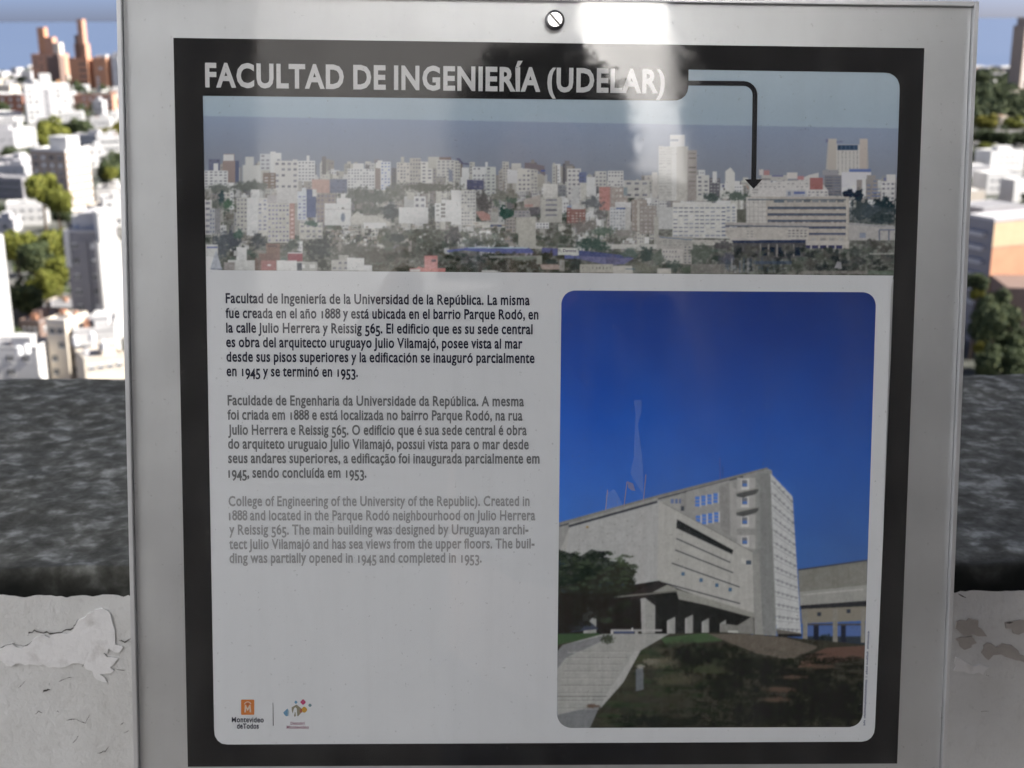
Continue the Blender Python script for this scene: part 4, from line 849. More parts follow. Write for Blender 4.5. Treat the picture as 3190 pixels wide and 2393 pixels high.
B_(A, 405, 900, 570, 1140, (170, 172, 174), (5, 7), None, 0, (112, 122, 134)); B_(A, 460, 845, 630, 915, (180, 180, 180)); A.rect(470, 905, 580, 920, (80, 100, 146)); B_(A, 570, 900, 625, 1140, (164, 164, 162)); B_(A, 635, 820, 800, 1150, (138, 130, 124), (4, 7), None, 0, (160, 156, 150)); A.rect(695, 830, 718, 1150, (160, 158, 152)); B_(A, 718, 880, 900, 1180, (134, 128, 124), (4, 7), None, 0, (156, 152, 148)); B_(A, 870, 1000, 920, 1330, (152, 152, 146)); A.rect(0, 910, 150, 1060, (132, 98, 92)); windows(A, 0, 950, 150, 1060, 4, 4, (176, 170, 166), .5, .35)
A.rect(0, 680, 85, 880, (160, 162, 162), 1); A.poly([(0, 890), (60, 860), (140, 900), (140, 920), (0, 920)], (166, 166, 164)); A.rect(920, 900, 1070, 1130, (160, 162, 162))
B_(A, 1070, 850, 1745, 1220, (182, 182, 178)); windows(A, 1070, 885, 1745, 1220, 12, 8, (104, 112, 132), .75, .34, ); A.rect(1540, 830, 1680, 880, WH); A.rect(1180, 840, 1480, 870, (180, 180, 178))
for y in range(8): A.rect(1590, 900 + y * 41, 1665, 914 + y * 41, (84, 96, 124), .9)
for x, y, rx, ry, cl in [(220, 850, 120, 70, (100, 104, 108)), (300, 970, 80, 60, (104, 104, 104)), (300, 1150, 190, 60, (84, 100, 90)), (150, 1100, 160, 80, (116, 112, 108)), (560, 1170, 120, 60, (124, 122, 118)), (1350, 1380, 140, 110, (92, 100, 92))]: A.blob(x, y, rx, ry, cl, .95, nzB, .45)
A.rect(360, 1290, 900, 1340, (164, 164, 160)); A.rect(900, 1210, 1280, 1350, (146, 144, 140)); A.line([(930, 1215), (1280, 1245)], 12, (96, 112, 128)); windows(A, 960, 1240, 1240, 1310, 5, 3, (112, 118, 116), .6, .3); B_(A, 950, 1340, 1180, 1490, (160, 158, 154)); windows(A, 960, 1340, 1150, 1450, 6, 2, (84, 86, 100), .4, .3); B_(A, 1180, 1300, 1270, 1500, (150, 148, 142), (2, 6)); A.rect(1270, 1245, 1780, 1300, (158, 156, 150))
A.rect(0, 1325, 75, 1410, (170, 172, 168)); A.poly([(75, 1355), (240, 1370), (570, 1410), (660, 1440), (560, 1470), (240, 1420), (80, 1410)], (66, 76, 122)); A.poly([(80, 1410), (400, 1430), (660, 1440), (560, 1500), (380, 1510), (90, 1450)], (92, 94, 132))
for x, y, rx, ry, cl in [(220, 1290, 190, 80, (62, 82, 76)), (620, 1380, 110, 60, (78, 94, 90)), (790, 1400, 80, 100, (58, 74, 72)), (920, 1430, 80, 90, (90, 100, 92)), (1080, 1520, 80, 70, (62, 76, 72)), (1240, 1560, 90, 40, (76, 88, 76)), (30, 1510, 70, 90, (58, 66, 64)), (1370, 1380, 120, 110, (90, 98, 90)), (1600, 1300, 140, 60, (86, 86, 88)), (1660, 1450, 120, 80, (84, 86, 98)), (760, 1540, 180, 60, (104, 106, 96)), (430, 1460, 80, 60, (84, 86, 118))]: A.blob(x, y, rx, ry, cl, .95, nzB, .4)
A.rect(90, 1500, 440, 1590, (150, 148, 138)); windows(A, 100, 1510, 430, 1570, 9, 1, (104, 104, 104), .3, .4); A.poly([(440, 1520), (640, 1520), (650, 1600), (440, 1600)], (162, 160, 154)); A.rect(570, 1545, 670, 1555, (70, 96, 112)); A.rect(905, 1545, 1050, 1600, (160, 158, 152)); A.rect(1260, 1500, 1780, 1600, (122, 118, 114), .7)
# faculty building at the right
A.tf(2260, 380, 0.2954)
A.rect(1060, 180, 1085, 215, (104, 108, 140)); B_(A, 1085, 178, 1175, 550, (166, 160, 152)); B_(A, 1415, 178, 1500, 560, (170, 160, 152)); A.poly([(1085, 178), (1085, 500), (1060, 500)], (160, 156, 150)); A.poly([(1500, 185), (1510, 500), (1490, 500)], (150, 146, 142)); A.rect(1170, 240, 1415, 560, (172, 170, 166)); A.rect(1180, 242, 1400, 298, (78, 96, 122)); windows(A, 1180, 245, 1400, 296, 5, 1, (60, 80, 104), .8, .9, 1)
windows(A, 1172, 300, 1412, 560, 6, 16, (120, 120, 120), .35, .5, 1); A.rect(1170, 205, 1240, 215, (104, 106, 140))
A.rect(1225, 530, 1535, 760, (178, 178, 184)); A.rect(1305, 497, 1538, 528, (84, 104, 160)); A.rect(1385, 610, 1445, 760, (132, 126, 124)); A.rect(1445, 600, 1480, 800, WH)
B_(A, 1045, 560, 1225, 780, (118, 116, 122)); windows(A, 1050, 570, 1220, 780, 2, 7, (80, 92, 110), .9, .4, 1); A.rect(1025, 505, 1190, 560, (134, 134, 140)); B_(A, 1480, 600, 1610, 820, (134, 130, 128), (2, 5), (.1, .8, 40), 0, (92, 104, 134)); windows(A, 1540, 690, 1640, 800, 1, 3, (88, 104, 148), .9, .35, 1); B_(A, 1645, 625, 1790, 830, (178, 178, 178), (3, 4)); A.rect(1700, 555, 1795, 640, (178, 178, 176)); A.rect(1670, 590, 1700, 620, (96, 100, 140))
A.poly([(230, 790), (240, 760), (340, 600), (480, 600), (480, 640), (640, 620), (760, 620), (880, 560), (985, 535), (985, 600), (1080, 720), (1090, 790)], (174, 172, 170)); A.rect(380, 560, 660, 620, (160, 158, 154)); windows(A, 350, 600, 930, 700, 12, 3, (120, 120, 124), .5, .3, .5)
A.rect(890, 590, 1030, 715, (150, 96, 94)); A.rect(760, 570, 830, 610, (164, 112, 116)); A.rect(405, 510, 465, 560, (160, 116, 116)); A.rect(355, 500, 400, 560, (176, 170, 168)); A.rect(650, 535, 760, 600, (178, 174, 170)); A.rect(490, 560, 610, 578, (104, 104, 140)); A.rect(355, 595, 475, 608, (116, 114, 114)); A.rect(290, 660, 345, 680, (130, 130, 130)); A.rect(285, 710, 345, 722, (130, 130, 130)); A.rect(285, 738, 345, 750, (130, 130, 130))
B_(A, 640, 720, 860, 790, (160, 162, 168)); A.rect(720, 735, 840, 762, (92, 106, 156)); B_(A, 860, 720, 1085, 790, (178, 176, 174), (5, 2)); A.rect(660, 735, 690, 780, (112, 120, 140))
A.poly([(210, 650), (245, 690), (250, 720)], (176, 130, 112)); 
for x, y, rx, ry, cl in [(120, 780, 150, 50, (84, 96, 90)), (1300, 760, 60, 60, (38, 50, 66)), (1400, 780, 80, 70, (40, 54, 66)), (1460, 930, 160, 120, (60, 70, 74)), (1680, 900, 150, 110, (44, 58, 64)), (1540, 960, 140, 100, (70, 82, 92)), (1650, 1010, 160, 80, (48, 60, 62))]: A.blob(x, y, rx, ry, cl, .98, nzB, .25)
A.rect(1305, 900, 1790, 1080, (64, 74, 78), .6)
A.rect(120, 920, 250, 1060, (96, 98, 90)); B_(A, 0, 880, 118, 1060, (182, 182, 178), (2, 5), None, 0, (96, 108, 134))
A.poly([(220, 790), (1305, 790), (1305, 1340), (220, 1100)], (158, 152, 144)); A.poly([(220, 795), (430, 800), (430, 1080), (220, 1070)], (170, 168, 164))
for i in range(5): A.line([(220, 850 + i * 48), (430, 852 + i * 48)], 5, (130, 128, 126), .7)
for i in range(4): A.line([(255 + i * 45, 800), (255 + i * 45, 1075)], 4, (134, 132, 130), .6)
A.line([(235, 820), (1270, 822)], 14, (84, 96, 108)); A.rect(510, 825, 620, 850, (88, 100, 112)); windows(A, 640, 815, 1260, 850, 7, 1, (92, 100, 110), .8, .9, 1)
for i, y in enumerate([893, 962, 1030]): A.rect(445, y, 1275, y + 28, (78, 88, 104), 1, 0.001); A.rect(445, y + 26, 1275, y + 36, (120, 96, 92), .45); windows(A, 445, y + 26, 1275, y + 42, 14, 1, (160, 154, 148), .5, .9, 1)
A.rect(880, 1100, 1270, 1128, (76, 84, 104)); A.rect(880, 1168, 1270, 1194, (76, 84, 108)); windows(A, 880, 1215, 1270, 1260, 4, 1, (136, 136, 136), .6, .6, 1); A.line([(1280, 800), (1280, 1330)], 14, (168, 164, 156))
A.poly([(0, 1060), (880, 1065), (880, 1120), (0, 1100)], (152, 148, 144)); A.line([(0, 1095), (880, 1106)], 14, (78, 88, 108)); A.poly([(0, 1112), (880, 1118), (870, 1250), (60, 1250), (0, 1190)], (162, 158, 152)); windows(A, 655, 1132, 865, 1220, 5, 3, (96, 96, 100), .6, .55, 1); windows(A, 215, 1140, 300, 1222, 2, 3, (116, 118, 118), .6, .45, 1); windows(A, 0, 1140, 80, 1170, 5, 1, (130, 128, 126), .5, .8, 1)
A.poly([(60, 1250), (850, 1242), (850, 1275), (90, 1278)], (52, 62, 88)); A.poly([(80, 1278), (850, 1275), (850, 1420), (100, 1500)], (82, 82, 84)); A.poly([(850, 1250), (1300, 1255), (1300, 1300), (850, 1300)], (166, 162, 156)); A.rect(850, 1300, 1240, 1335, (60, 62, 96))
for x in (905, 990, 1075, 1160, 1240): A.rect(x - 8, 1290, x + 8, 1340, (162, 158, 154))
for x in (370, 455, 545, 630, 720): A.rect(x - 6, 1290, x + 6, 1420, (134, 130, 128)); A.rect(x + 12, 1320, x + 70, 1410, (46, 54, 66))
A.poly([(1300, 1060), (1640, 1090), (1790, 1100), (1790, 1250), (1300, 1250)], (152, 150, 148)); A.line([(1300, 1075), (1790, 1110)], 10, (132, 134, 138)); A.rect(1415, 1170, 1480, 1225, (120, 128, 148)); A.rect(1620, 1130, 1790, 1145, (92, 100, 124)); 
for x in (1625, 1725): A.rect(x - 8, 1140, x + 8, 1250, (96, 102, 118))
for i in range(150):
    x = pr.uniform(60, 1780); A.blob(x, pr.uniform(1330, 1560) if x < 1300 else pr.uniform(1260, 1540), pr.uniform(30, 80), pr.uniform(24, 60), np.array(pr.choice([(78, 80, 78), (66, 72, 70), (90, 90, 86), (56, 62, 64), (84, 90, 82)])) * pr.uniform(.85, 1.1), .85, nzB, .5)
for i in range(50):
    x = pr.uniform(0, 700); A.rect(x, pr.uniform(1420, 1580), x + pr.uniform(10, 40), pr.uniform(1500, 1600), np.array(pr.choice([(150, 152, 156), (70, 84, 100), (84, 90, 84), (130, 126, 120)])), .45)
A.rect(320, 1465, 700, 1500, (64, 78, 100), .7); A.rect(800, 1570, 1500, 1605, (130, 124, 118), .6); A.rect(1500, 1570, 1780, 1605, (96, 112, 96), .6); A.poly([(1150, 1540), (1180, 1470), (1220, 1480), (1230, 1550)], (132, 132, 136)); A.rect(1520, 1388, 1780, 1398, (150, 150, 144), .8)
gr = np.random.default_rng(3).normal(size=(A.h // 2 + 1, A.w // 2 + 1)); gr = np.repeat(np.repeat(gr, 2, 0), 2, 1)[:A.h, :A.w]
nzD = fbm(A.w, A.h, (500, 170), 2, 0.6, 54)
lum = A.a.mean(-1, keepdims=True); A.a = lum + (A.a - lum) * .72
landm = np.clip((fy - 560 - (nzC - .5) * 30) / 30, 0, 1)
A.a += ((nzB - .5) * 20 + (nzD - .5) * 20)[..., None] * landm[..., None] + (gr * 1.3)[..., None]
M_print = print_mat('printed_photo', attr='print')
LIFT = 0.028
A.to_mesh('panorama_photo', 0.0003, M_print, K, 'printed panorama of a white city in front of a grey sea', LIFT)

# --- second printed photograph: the concrete building under a deep blue sky
Bc = Canvas(1722, 892, 2748, 2284, 0.96)
nz1 = fbm(Bc.w, Bc.h, (60, 80), 4, 0.6, 61); nz2 = fbm(Bc.w, Bc.h, (200, 260), 3, 0.6, 62); nz3 = fbm(Bc.w, Bc.h, (6, 8), 3, 0.5, 63)
Bc.tf(1700, 850, 0.8921)
fy = Bc.yy / Bc.h
stops = [(0, (30, 52, 116)), (.12, (29, 60, 134)), (.3, (34, 80, 166)), (.42, (46, 92, 174)), (.6, (62, 104, 172)), (1, (66, 98, 160))]
for i in range(3): Bc.a[..., i] = np.interp(fy, [s_[0] for s_ in stops], [s_[1][i] for s_ in stops])
fxx = Bc.xx / Bc.w
Bc.a *= (1 - 0.16 * fxx)[..., None]
Bc.a += (nz3 - .5)[..., None] * np.array([8, 10, 10])
CON = (150, 150, 147); CON2 = (138, 138, 134)
# tower
Bc.poly([(40, 885), (85, 862), (770, 683), (790, 690), (800, 1270), (400, 1100), (40, 1000)], (130, 130, 128)); Bc.line([(40, 878), (400, 778), (690, 705), (775, 683)], 7, (112, 112, 106)); Bc.line([(48, 885), (400, 788), (690, 712)], 6, (64, 68, 72))
Bc.poly([(85, 885), (395, 795), (405, 800), (460, 830), (520, 870), (720, 990), (735, 1200), (40, 1000)], CON)
Bc.poly([(735, 695), (788, 690), (806, 1268), (725, 1262), (715, 990), (740, 960)], (122, 124, 122)); Bc.poly([(748, 700), (786, 702), (800, 1262), (755, 1262)], (114, 116, 115))
Bc.poly([(785, 700), (862, 782), (892, 1262), (806, 1250)], (168, 170, 170))
for i in range(13):
    tt = (i + .6) / 13.0; ya = 700 + 560 * tt; yb = 782 + 480 * tt
    Bc.line([(788 + 18 * tt, ya), (863 + 27 * tt, yb)], 3.5, (112, 114, 118), .8); Bc.line([(790 + 17 * tt, ya + 16), (864 + 26 * tt, yb + 13)], 2.5, (120, 122, 126), .7)
    for k in range(5):
        u = (k + .5) / 5; Bc.rect(788 + 18 * tt + 76 * u, ya + (yb - ya) * u - 3, 788 + 18 * tt + 76 * u + 8, ya + (yb - ya) * u + 7, (110, 112, 118), .6)
Bc.poly([(490, 765), (640, 725), (660, 740), (665, 920), (520, 850), (490, 830)], (136, 136, 134)); Bc.poly([(605, 745), (642, 732), (645, 920), (610, 895)], (124, 124, 122)); Bc.poly([(642, 732), (668, 760), (668, 930), (645, 920)], (142, 142, 140))
for (x0, y0) in ((522, 782), (525, 848)):
    for i in range(4):
        for j in range(3):
            Bc.rect(x0 + i * 21, y0 + j * 12 - i * 4, x0 + i * 21 + 17, y0 + j * 12 - i * 4 + 10, (70, 110, 178)); 
        Bc.line([(x0 + i * 21 + 18, y0 - i * 4 - 2), (x0 + i * 21 + 18, y0 + 36 - i * 4)], 4, (176, 176, 174))
Bc.poly([(398, 800), (470, 775), (485, 800), (485, 832), (440, 815)], (140, 140, 136)); windows(Bc, 435, 788, 478, 808, 3, 1, (70, 90, 140), .7, .8, 1); Bc.rect(472, 770, 490, 830, (126, 126, 124)); Bc.rect(472, 815, 484, 832, (50, 56, 66))
for y in (738, 800, 868, 938): Bc.rect(668, y - 22, 732, y + 26, (150, 150, 148)); Bc.rect(682, y - 18, 710, y + 20, (176, 176, 174)); Bc.rect(686, y - 14, 704, y + 10, (100, 104, 112)); Bc.rect(688, y - 2, 704, y + 8, (72, 104, 160))
for y in (770, 836): Bc.poly([(664, y), (742, y - 18), (744, y - 8), (735, y + 2), (690, y + 16), (668, y + 12)], (74, 76, 76)); Bc.line([(664, y), (742, y - 18)], 5, (130, 130, 126))
Bc.line([(608, 645), (610, 720)], 2, (90, 70, 120), .7); Bc.line([(618, 675), (619, 718)], 3, (40, 60, 110), .6)
# auditorium volume
Bc.poly([(85, 885), (395, 795), (405, 800), (393, 1075), (300, 1090), (60, 1060)], (150, 151, 150)); Bc.poly([(395, 798), (408, 800), (722, 975), (735, 1198), (390, 1075)], (154, 154, 150)); Bc.line([(80, 886), (390, 800)], 8, (44, 48, 56)); Bc.line([(82, 877), (392, 790)], 6, (136, 136, 132))
Bc.poly([(458, 860), (655, 968), (652, 984), (456, 892)], (26, 30, 32)); Bc.poly([(462, 864), (655, 968), (655, 974), (462, 872)], (16, 20, 22))
for a, b in (((456, 928), (645, 1012)), ((452, 968), (655, 1048)), ((440, 1014), (678, 1098)), ((408, 1082), (680, 1156))): Bc.line([a, b], 4.5, (48, 52, 58))
for x, y in ((480, 1052), (543, 1074), (598, 1092), (645, 1107), (450, 1105)): Bc.rect(x - 6, y - 7, x + 6, y + 6, (58, 90, 118))
Bc.line([(408, 803), (722, 975)], 3, (112, 112, 108)); Bc.poly([(682, 995), (718, 1008), (720, 1028), (684, 1012)], (166, 166, 162)); Bc.rect(700, 1005, 718, 1020, (64, 76, 90))
for i in range(6):
    for j in range(7):
        u = (i + .5 + .4 * (j % 2)) / 7; v = (j + .6) / 7.5; x = 90 + 300 * u; y = 885 - 85 * u + (190) * v + 20; Bc.rect(x, y, x + 5, y + 3, (112, 112, 108), .9)
Bc.blob(145, 888, 6, 5, (150, 120, 60), .9); Bc.blob(146, 889, 2.5, 2.5, (40, 36, 30), 1)
# shaded underside and columns
Bc.poly([(395, 1075), (300, 1090), (40, 1150), (40, 1262), (740, 1262), (726, 1196), (660, 1175), (480, 1110)], (22, 24, 24)); Bc.poly([(395, 1075), (450, 1100), (452, 1112), (300, 1140), (290, 1125)], (36, 34, 34)); Bc.poly([(375, 1115), (425, 1090), (455, 1102), (455, 1115)], (128, 128, 122)); Bc.poly([(455, 1105), (735, 1190), (728, 1205), (560, 1160), (465, 1140)], (132, 132, 126)); Bc.line([(80, 1145), (250, 1132), (455, 1112)], 5, (104, 104, 98))
for x0, x1, yt in ((128, 176, 1160), (332, 382, 1138), (424, 452, 1208), (487, 514, 1200), (545, 570, 1212), (608, 630, 1218)):
    Bc.poly([(x0, yt), (x0 + (x1 - x0) * .3, yt - 2), (x1, yt + (x1 - x0) * .5), (x1, 1260), (x0 + 4, 1260)] if x1 - x0 > 40 else [(x0, yt + 8), (x1, yt - 6), (x1, 1260), (x0, 1260)], (134, 135, 132))
    Bc.poly([(x0, yt), (x0 + (x1 - x0) * .35, yt - 2), (x0 + (x1 - x0) * .35, 1260), (x0 + 4, 1260)] if x1 - x0 > 40 else [(x0, yt + 10), (x0 + 8, yt + 4), (x0 + 8, 1260), (x0, 1260)], (146, 147, 145))
Bc.poly([(610, 1225), (670, 1232), (725, 1198), (728, 1262), (610, 1262)], (116, 116, 112)); Bc.rect(636, 1250, 672, 1262, (168, 168, 164)); Bc.poly([(722, 985), (745, 980), (760, 1265), (730, 1265)], (130, 130, 127))
# right wing
Bc.poly([(882, 1040), (1125, 1004), (1125, 1110), (886, 1130)], (112, 112, 106)); Bc.line([(882, 1038), (1125, 1004)], 6, (56, 60, 72)); Bc.poly([(886, 1115), (1125, 1090), (1125, 1150), (888, 1165)], (134, 134, 130)); Bc.rect(900, 1122, 1110, 1127, (160, 160, 158), .8, -.09); Bc.poly([(888, 1162), (1125, 1145), (1125, 1168), (892, 1178)], (32, 34, 38)); Bc.poly([(892, 1175), (1125, 1165), (1120, 1215), (895, 1225)], (118, 114, 104)); Bc.rect(900, 1225, 1120, 1232, (66, 64, 60)); Bc.rect(915, 1235, 1120, 1290, (70, 92, 140)); Bc.blob(980, 1280, 40, 18, (34, 44, 44), .9, nz2); Bc.rect(910, 1270, 1120, 1300, (30, 36, 36), .8)
for x in (905, 1010, 1108): Bc.rect(x - 7, 1175, x + 9, 1292, (120, 118, 110))
for x in (945, 1040): Bc.rect(x - 9, 1232, x + 9, 1296, (26, 30, 44))
for x, y in ((955, 1192), (1058, 1182)): Bc.rect(x - 7, y - 7, x + 7, y + 7, (40, 48, 60))
Bc.poly([(806, 1245), (890, 1258), (895, 1272), (810, 1268)], (92, 90, 84)); Bc.rect(812, 1262, 895, 1272, (20, 20, 20), .9)
# ground, tree, steps
Bc.poly([(38, 1262), (400, 1262), (620, 1255), (800, 1268), (1125, 1300), (1125, 1600), (38, 1600)], (46, 46, 38))
Bc.poly([(560, 1262), (700, 1262), (840, 1275), (950, 1310), (860, 1350), (760, 1340), (640, 1290)], (88, 82, 74)); Bc.poly([(980, 1310), (1125, 1302), (1125, 1345), (880, 1380), (900, 1345)], (86, 66, 58)); Bc.poly([(400, 1275), (560, 1258), (620, 1285), (420, 1300)], (58, 78, 52)); Bc.poly([(38, 1262), (180, 1258), (200, 1268), (38, 1300)], (50, 72, 48))
for i in range(420):
    x = pr.uniform(180, 1120); y = pr.uniform(1290, 1590)
    if y < 1300 + (x - 600) * .09 and x > 560: continue
    if x < 330 and y < 1270 + (330 - x) * 1.9: continue
    far = min(1, max(0, (x - 420) / 500 + (y - 1400) / 400)); cl = pr.choice([(44, 56, 36), (54, 54, 42), (34, 50, 32), (62, 58, 48), (26, 38, 26)])
    Bc.blob(x, y, pr.uniform(20, 70), pr.uniform(5, 16), np.array(cl) * (1.05 - .75 * far), .55, nz2, .6)
for x, y, rx, ry, al in [(560, 1330, 150, 40, .85), (700, 1370, 160, 50, .8), (850, 1420, 200, 50, .85), (1020, 1500, 170, 110, .9), (620, 1440, 100, 60, .7), (800, 1540, 260, 60, .85), (420, 1570, 200, 40, .7), (500, 1350, 60, 80, .6)]: Bc.blob(x, y, rx, ry, (14, 18, 14), al, nz1, .6)
for x, y, rx, ry in [(820, 1455, 70, 14), (860, 1412, 60, 9), (960, 1375, 80, 10), (800, 1490, 60, 12)]: Bc.blob(x, y, rx, ry, (84, 66, 56), .8, nz2, .6)
Bc.poly([(590, 1268), (700, 1262), (840, 1275), (950, 1305), (860, 1345), (760, 1335), (650, 1296)], (90, 84, 76), .9); Bc.blob(560, 1385, 70, 18, (60, 66, 46), .6, nz2); Bc.blob(400, 1360, 60, 20, (96, 92, 78), .6, nz2); Bc.blob(450, 1420, 90, 24, (76, 72, 60), .6, nz2)
Bc.poly([(60, 1300), (200, 1262), (430, 1262), (330, 1320), (270, 1430), (185, 1520), (140, 1600), (38, 1600), (38, 1330)], (138, 139, 136)); Bc.poly([(60, 1300), (200, 1268), (230, 1262), (190, 1290), (70, 1345), (40, 1385), (38, 1325)], (108, 110, 112)); Bc.poly([(38, 1600), (38, 1545), (190, 1510), (150, 1600)], (104, 106, 108))
Bc.poly([(330, 1322), (270, 1432), (190, 1522), (212, 1470), (262, 1400), (310, 1322)], (150, 151, 148))
for i in range(9): y = 1322 + i * 22 + i * i * .35; Bc.line([(76 - i * 5, y), (300 - i * 14, y)], 3, (112, 112, 110), .9 if i % 2 else .5); Bc.line([(76 - i * 5, y + 4), (300 - i * 14, y + 4)], 3, (156, 156, 152), .6)
Bc.line([(38, 1480), (215, 1480)], 3, (84, 84, 82)); Bc.blob(165, 1512, 24, 8, (82, 66, 56), .9, nz2); Bc.poly([(315, 1385), (340, 1375), (342, 1455), (316, 1462)], (92, 96, 100)); Bc.blob(330, 1375, 16, 10, (140, 138, 130), .8, nz2); Bc.blob(365, 1358, 30, 12, (110, 106, 96), .7, nz2)
Bc.rect(228, 1246, 405, 1252, (150, 150, 148)); Bc.rect(228, 1250, 236, 1262, (160, 160, 158)); Bc.rect(312, 1250, 322, 1264, (140, 140, 138)); Bc.rect(238, 1252, 310, 1260, (60, 72, 100)); Bc.rect(300, 1240, 305, 1250, (190, 190, 188))
Bc.poly([(80, 1232), (110, 1218), (160, 1222), (185, 1245), (90, 1255)], (52, 60, 76)); Bc.blob(112, 1240, 14, 8, (120, 134, 150), .8)
for i in range(300):
    x = pr.gauss(140, 85); y = pr.gauss(1075, 62)
    if x > 322 or y < 975 or (x > 230 and y < 1005) or x < 30: continue
    Bc.blob(x, y, pr.uniform(12, 30), pr.uniform(8, 18), np.array(pr.choice([(22, 30, 24), (30, 40, 30), (40, 50, 38), (16, 22, 20)])), .85, nz2, .4)
Bc.poly([(42, 965), (120, 990), (160, 965), (195, 975), (190, 1000), (260, 1010), (315, 1045), (300, 1075), (320, 1110), (240, 1130), (40, 1140)], (26, 34, 27), .75); Bc.poly([(42, 1120), (250, 1120), (120, 1250), (42, 1255)], (16, 20, 18), .8)
for i in range(90): Bc.blob(pr.uniform(45, 300), pr.uniform(985, 1110), pr.uniform(6, 16), pr.uniform(4, 9), np.array((54, 66, 48)) * pr.uniform(.7, 1.2), .6, nz2, .5)
con = (Bc.a.max(-1) - Bc.a.min(-1)) < 14
nz4 = fbm(Bc.w, Bc.h, (420, 560), 2, 0.6, 64); nz5 = fbm(Bc.w, Bc.h, (160, 14), 3, 0.6, 65)
low = (fy > .72)
Bc.a += ((nz2 - .5) * (12 * con + 5) + (nz5 - .5) * 12 * con + (nz4 - .5) * (7 * con + 9 * low))[..., None] + (nz1 - .5)[..., None] * (14 * con)[..., None]
Bc.to_mesh('building_photo', 0.0003, M_print, K * 1.02, 'printed photograph of a concrete faculty building under deep blue sky', 0.004, 3)

# --- lettering
fcache = {}
def glyph(ch, off):
    key = (ch, off)
    if key in fcache: return fcache[key]
    def mk(s):
        cu = bpy.data.curves.new('t', 'FONT'); cu.body = s; cu.size = 1.0; cu.resolution_u = 3; cu.offset = off
        ob = bpy.data.objects.new('t', cu); col.objects.link(ob); dg = bpy.context.evaluated_depsgraph_get()
        me = bpy.data.meshes.new_from_object(ob.evaluated_get(dg)); V = np.array([v.co[:2] for v in me.vertices]).reshape(-1, 2); Fs = [tuple(p.vertices) for p in me.polygons]
        bpy.data.objects.remove(ob); bpy.data.curves.remove(cu); bpy.data.meshes.remove(me); return V, Fs
    if ch == ' ': V, Fs = np.zeros((0, 2)), []
    else: V, Fs = mk(ch)
    wx = mk('HH')[0][:, 0]; base = wx.max() - wx.min()
    q = mk('H' + ch + 'H')[0][:, 0]; adv = q.max() - q.min() - base
    fcache[key] = (V, Fs, adv); return fcache[key]
XH = glyph('x', 0)[0][:, 1].max(); CH = glyph('H', 0)[0][:, 1].max()
def shape_line(s, off, old=True, xh_ratio=0.745, track=0.0):
    """mesh of a line in cap-height units, baseline 0, starting at x 0"""
    VV = []; FF = []; x = 0.0; n = 0
    for ch in s:
        V, Fs, adv = glyph(ch, off); V = V.copy()
        if len(V):
            y = V[:, 1].copy()
            if ch.isdigit():
                if old:
                    if ch in '102': y *= XH / CH
                    elif ch in '34579': y -= (CH - XH) * 0.95
            # raise the x-height
            xr = xh_ratio * CH
            up_ = np.where(y <= XH, y * xr / XH, xr + (y - XH) * (CH - xr) / (CH - XH)); y = np.where(y > 0, up_, y * 0.9) if not ch.isupper() or ch in 'ÍÁÉÓÚ' and False else y
            V[:, 1] = y; V[:, 0] = V[:, 0] * .93 + x + adv * .035
            VV.append(V); FF += [tuple(i + n for i in f) for f in Fs]; n += len(V)
        x += (adv * (0.92 if ch.isdigit() else 1.0) if ch != ' ' else adv * 0.85) + track
    return np.concatenate(VV) / CH, FF, x / CH
def letter(name, lines, mat, yoff=0.0, off=0.0, old=True, label=None, xh=0.745, track=0.0, slant=0):
    """lines: (text, left baseline px, right end px, cap height px)"""
    VV = []; FF = []; n = 0
    for s, pl, pr_, cap in lines:
        V, Fs, _ = shape_line(s, off, old, xh, track)
        a = np.array(S_(*pl)); b = np.array(S_(*pr_)); L = np.linalg.norm(b - a); ux = (b - a) / L; uy = np.array([-ux[1], ux[0]])
        x0, x1 = V[:, 0].min(), V[:, 0].max(); sc = L / (x1 - x0)
        c = np.linalg.norm(np.array(S_(pl[0], pl[1])) - np.array(S_(pl[0], pl[1] - cap))) if abs(ux[0]) > .5 else cap * 2.2e-4
        P = a + (V[:, :1] - x0) * sc * ux + V[:, 1:] * c * uy
        VV += [(p[0], yoff, p[1]) for p in P]; FF += [tuple(reversed([i + n for i in f])) for f in Fs]; n = len(VV)
    o = link(name, mesh(name, VV, FF, mat), sign)
    if label: o['label'] = label
    return o
def ink(name, c): return print_mat(name, c)
M_titlew = ink('white_title_ink', (0.74, 0.74, 0.74)); M_ink1 = ink('navy_ink', (0.018, 0.022, 0.045)); M_ink2 = ink('mid_grey_ink', (0.18, 0.185, 0.19)); M_ink3 = ink('light_grey_ink', (0.37, 0.375, 0.38))
letter('title_lettering', [('FACULTAD DE INGENIERÍA (UDELAR)', (639.5, 269), (2071, 288.5), 70)], M_titlew, off=0.034, label='white bold capitals of the title')
c1 = 30
letter('spanish_paragraph', [
    ('Facultad de Ingeniería de la Universidad de la República. La misma', (703, 944), (1650, 950.5), c1), ('fue creada en el año 1888 y está ubicada en el barrio Parque Rodó, en', (703, 990.5), (1677, 995), c1),
    ('la calle Julio Herrera y Reissig 565. El edificio que es su sede central', (704.5, 1036), (1659, 1041), c1), ('es obra del arquitecto uruguayo Julio Vilamajó, posee vista al mar', (704.5, 1081), (1627.5, 1086), c1),
    ('desde sus pisos superiores y la edificación se inauguró parcialmente', (705.4, 1126.4), (1665, 1131), c1), ('en 1945 y se terminó en 1953.', (706, 1171.5), (1115, 1174), c1)], M_ink1, off=0.023, label='dark navy Spanish paragraph')
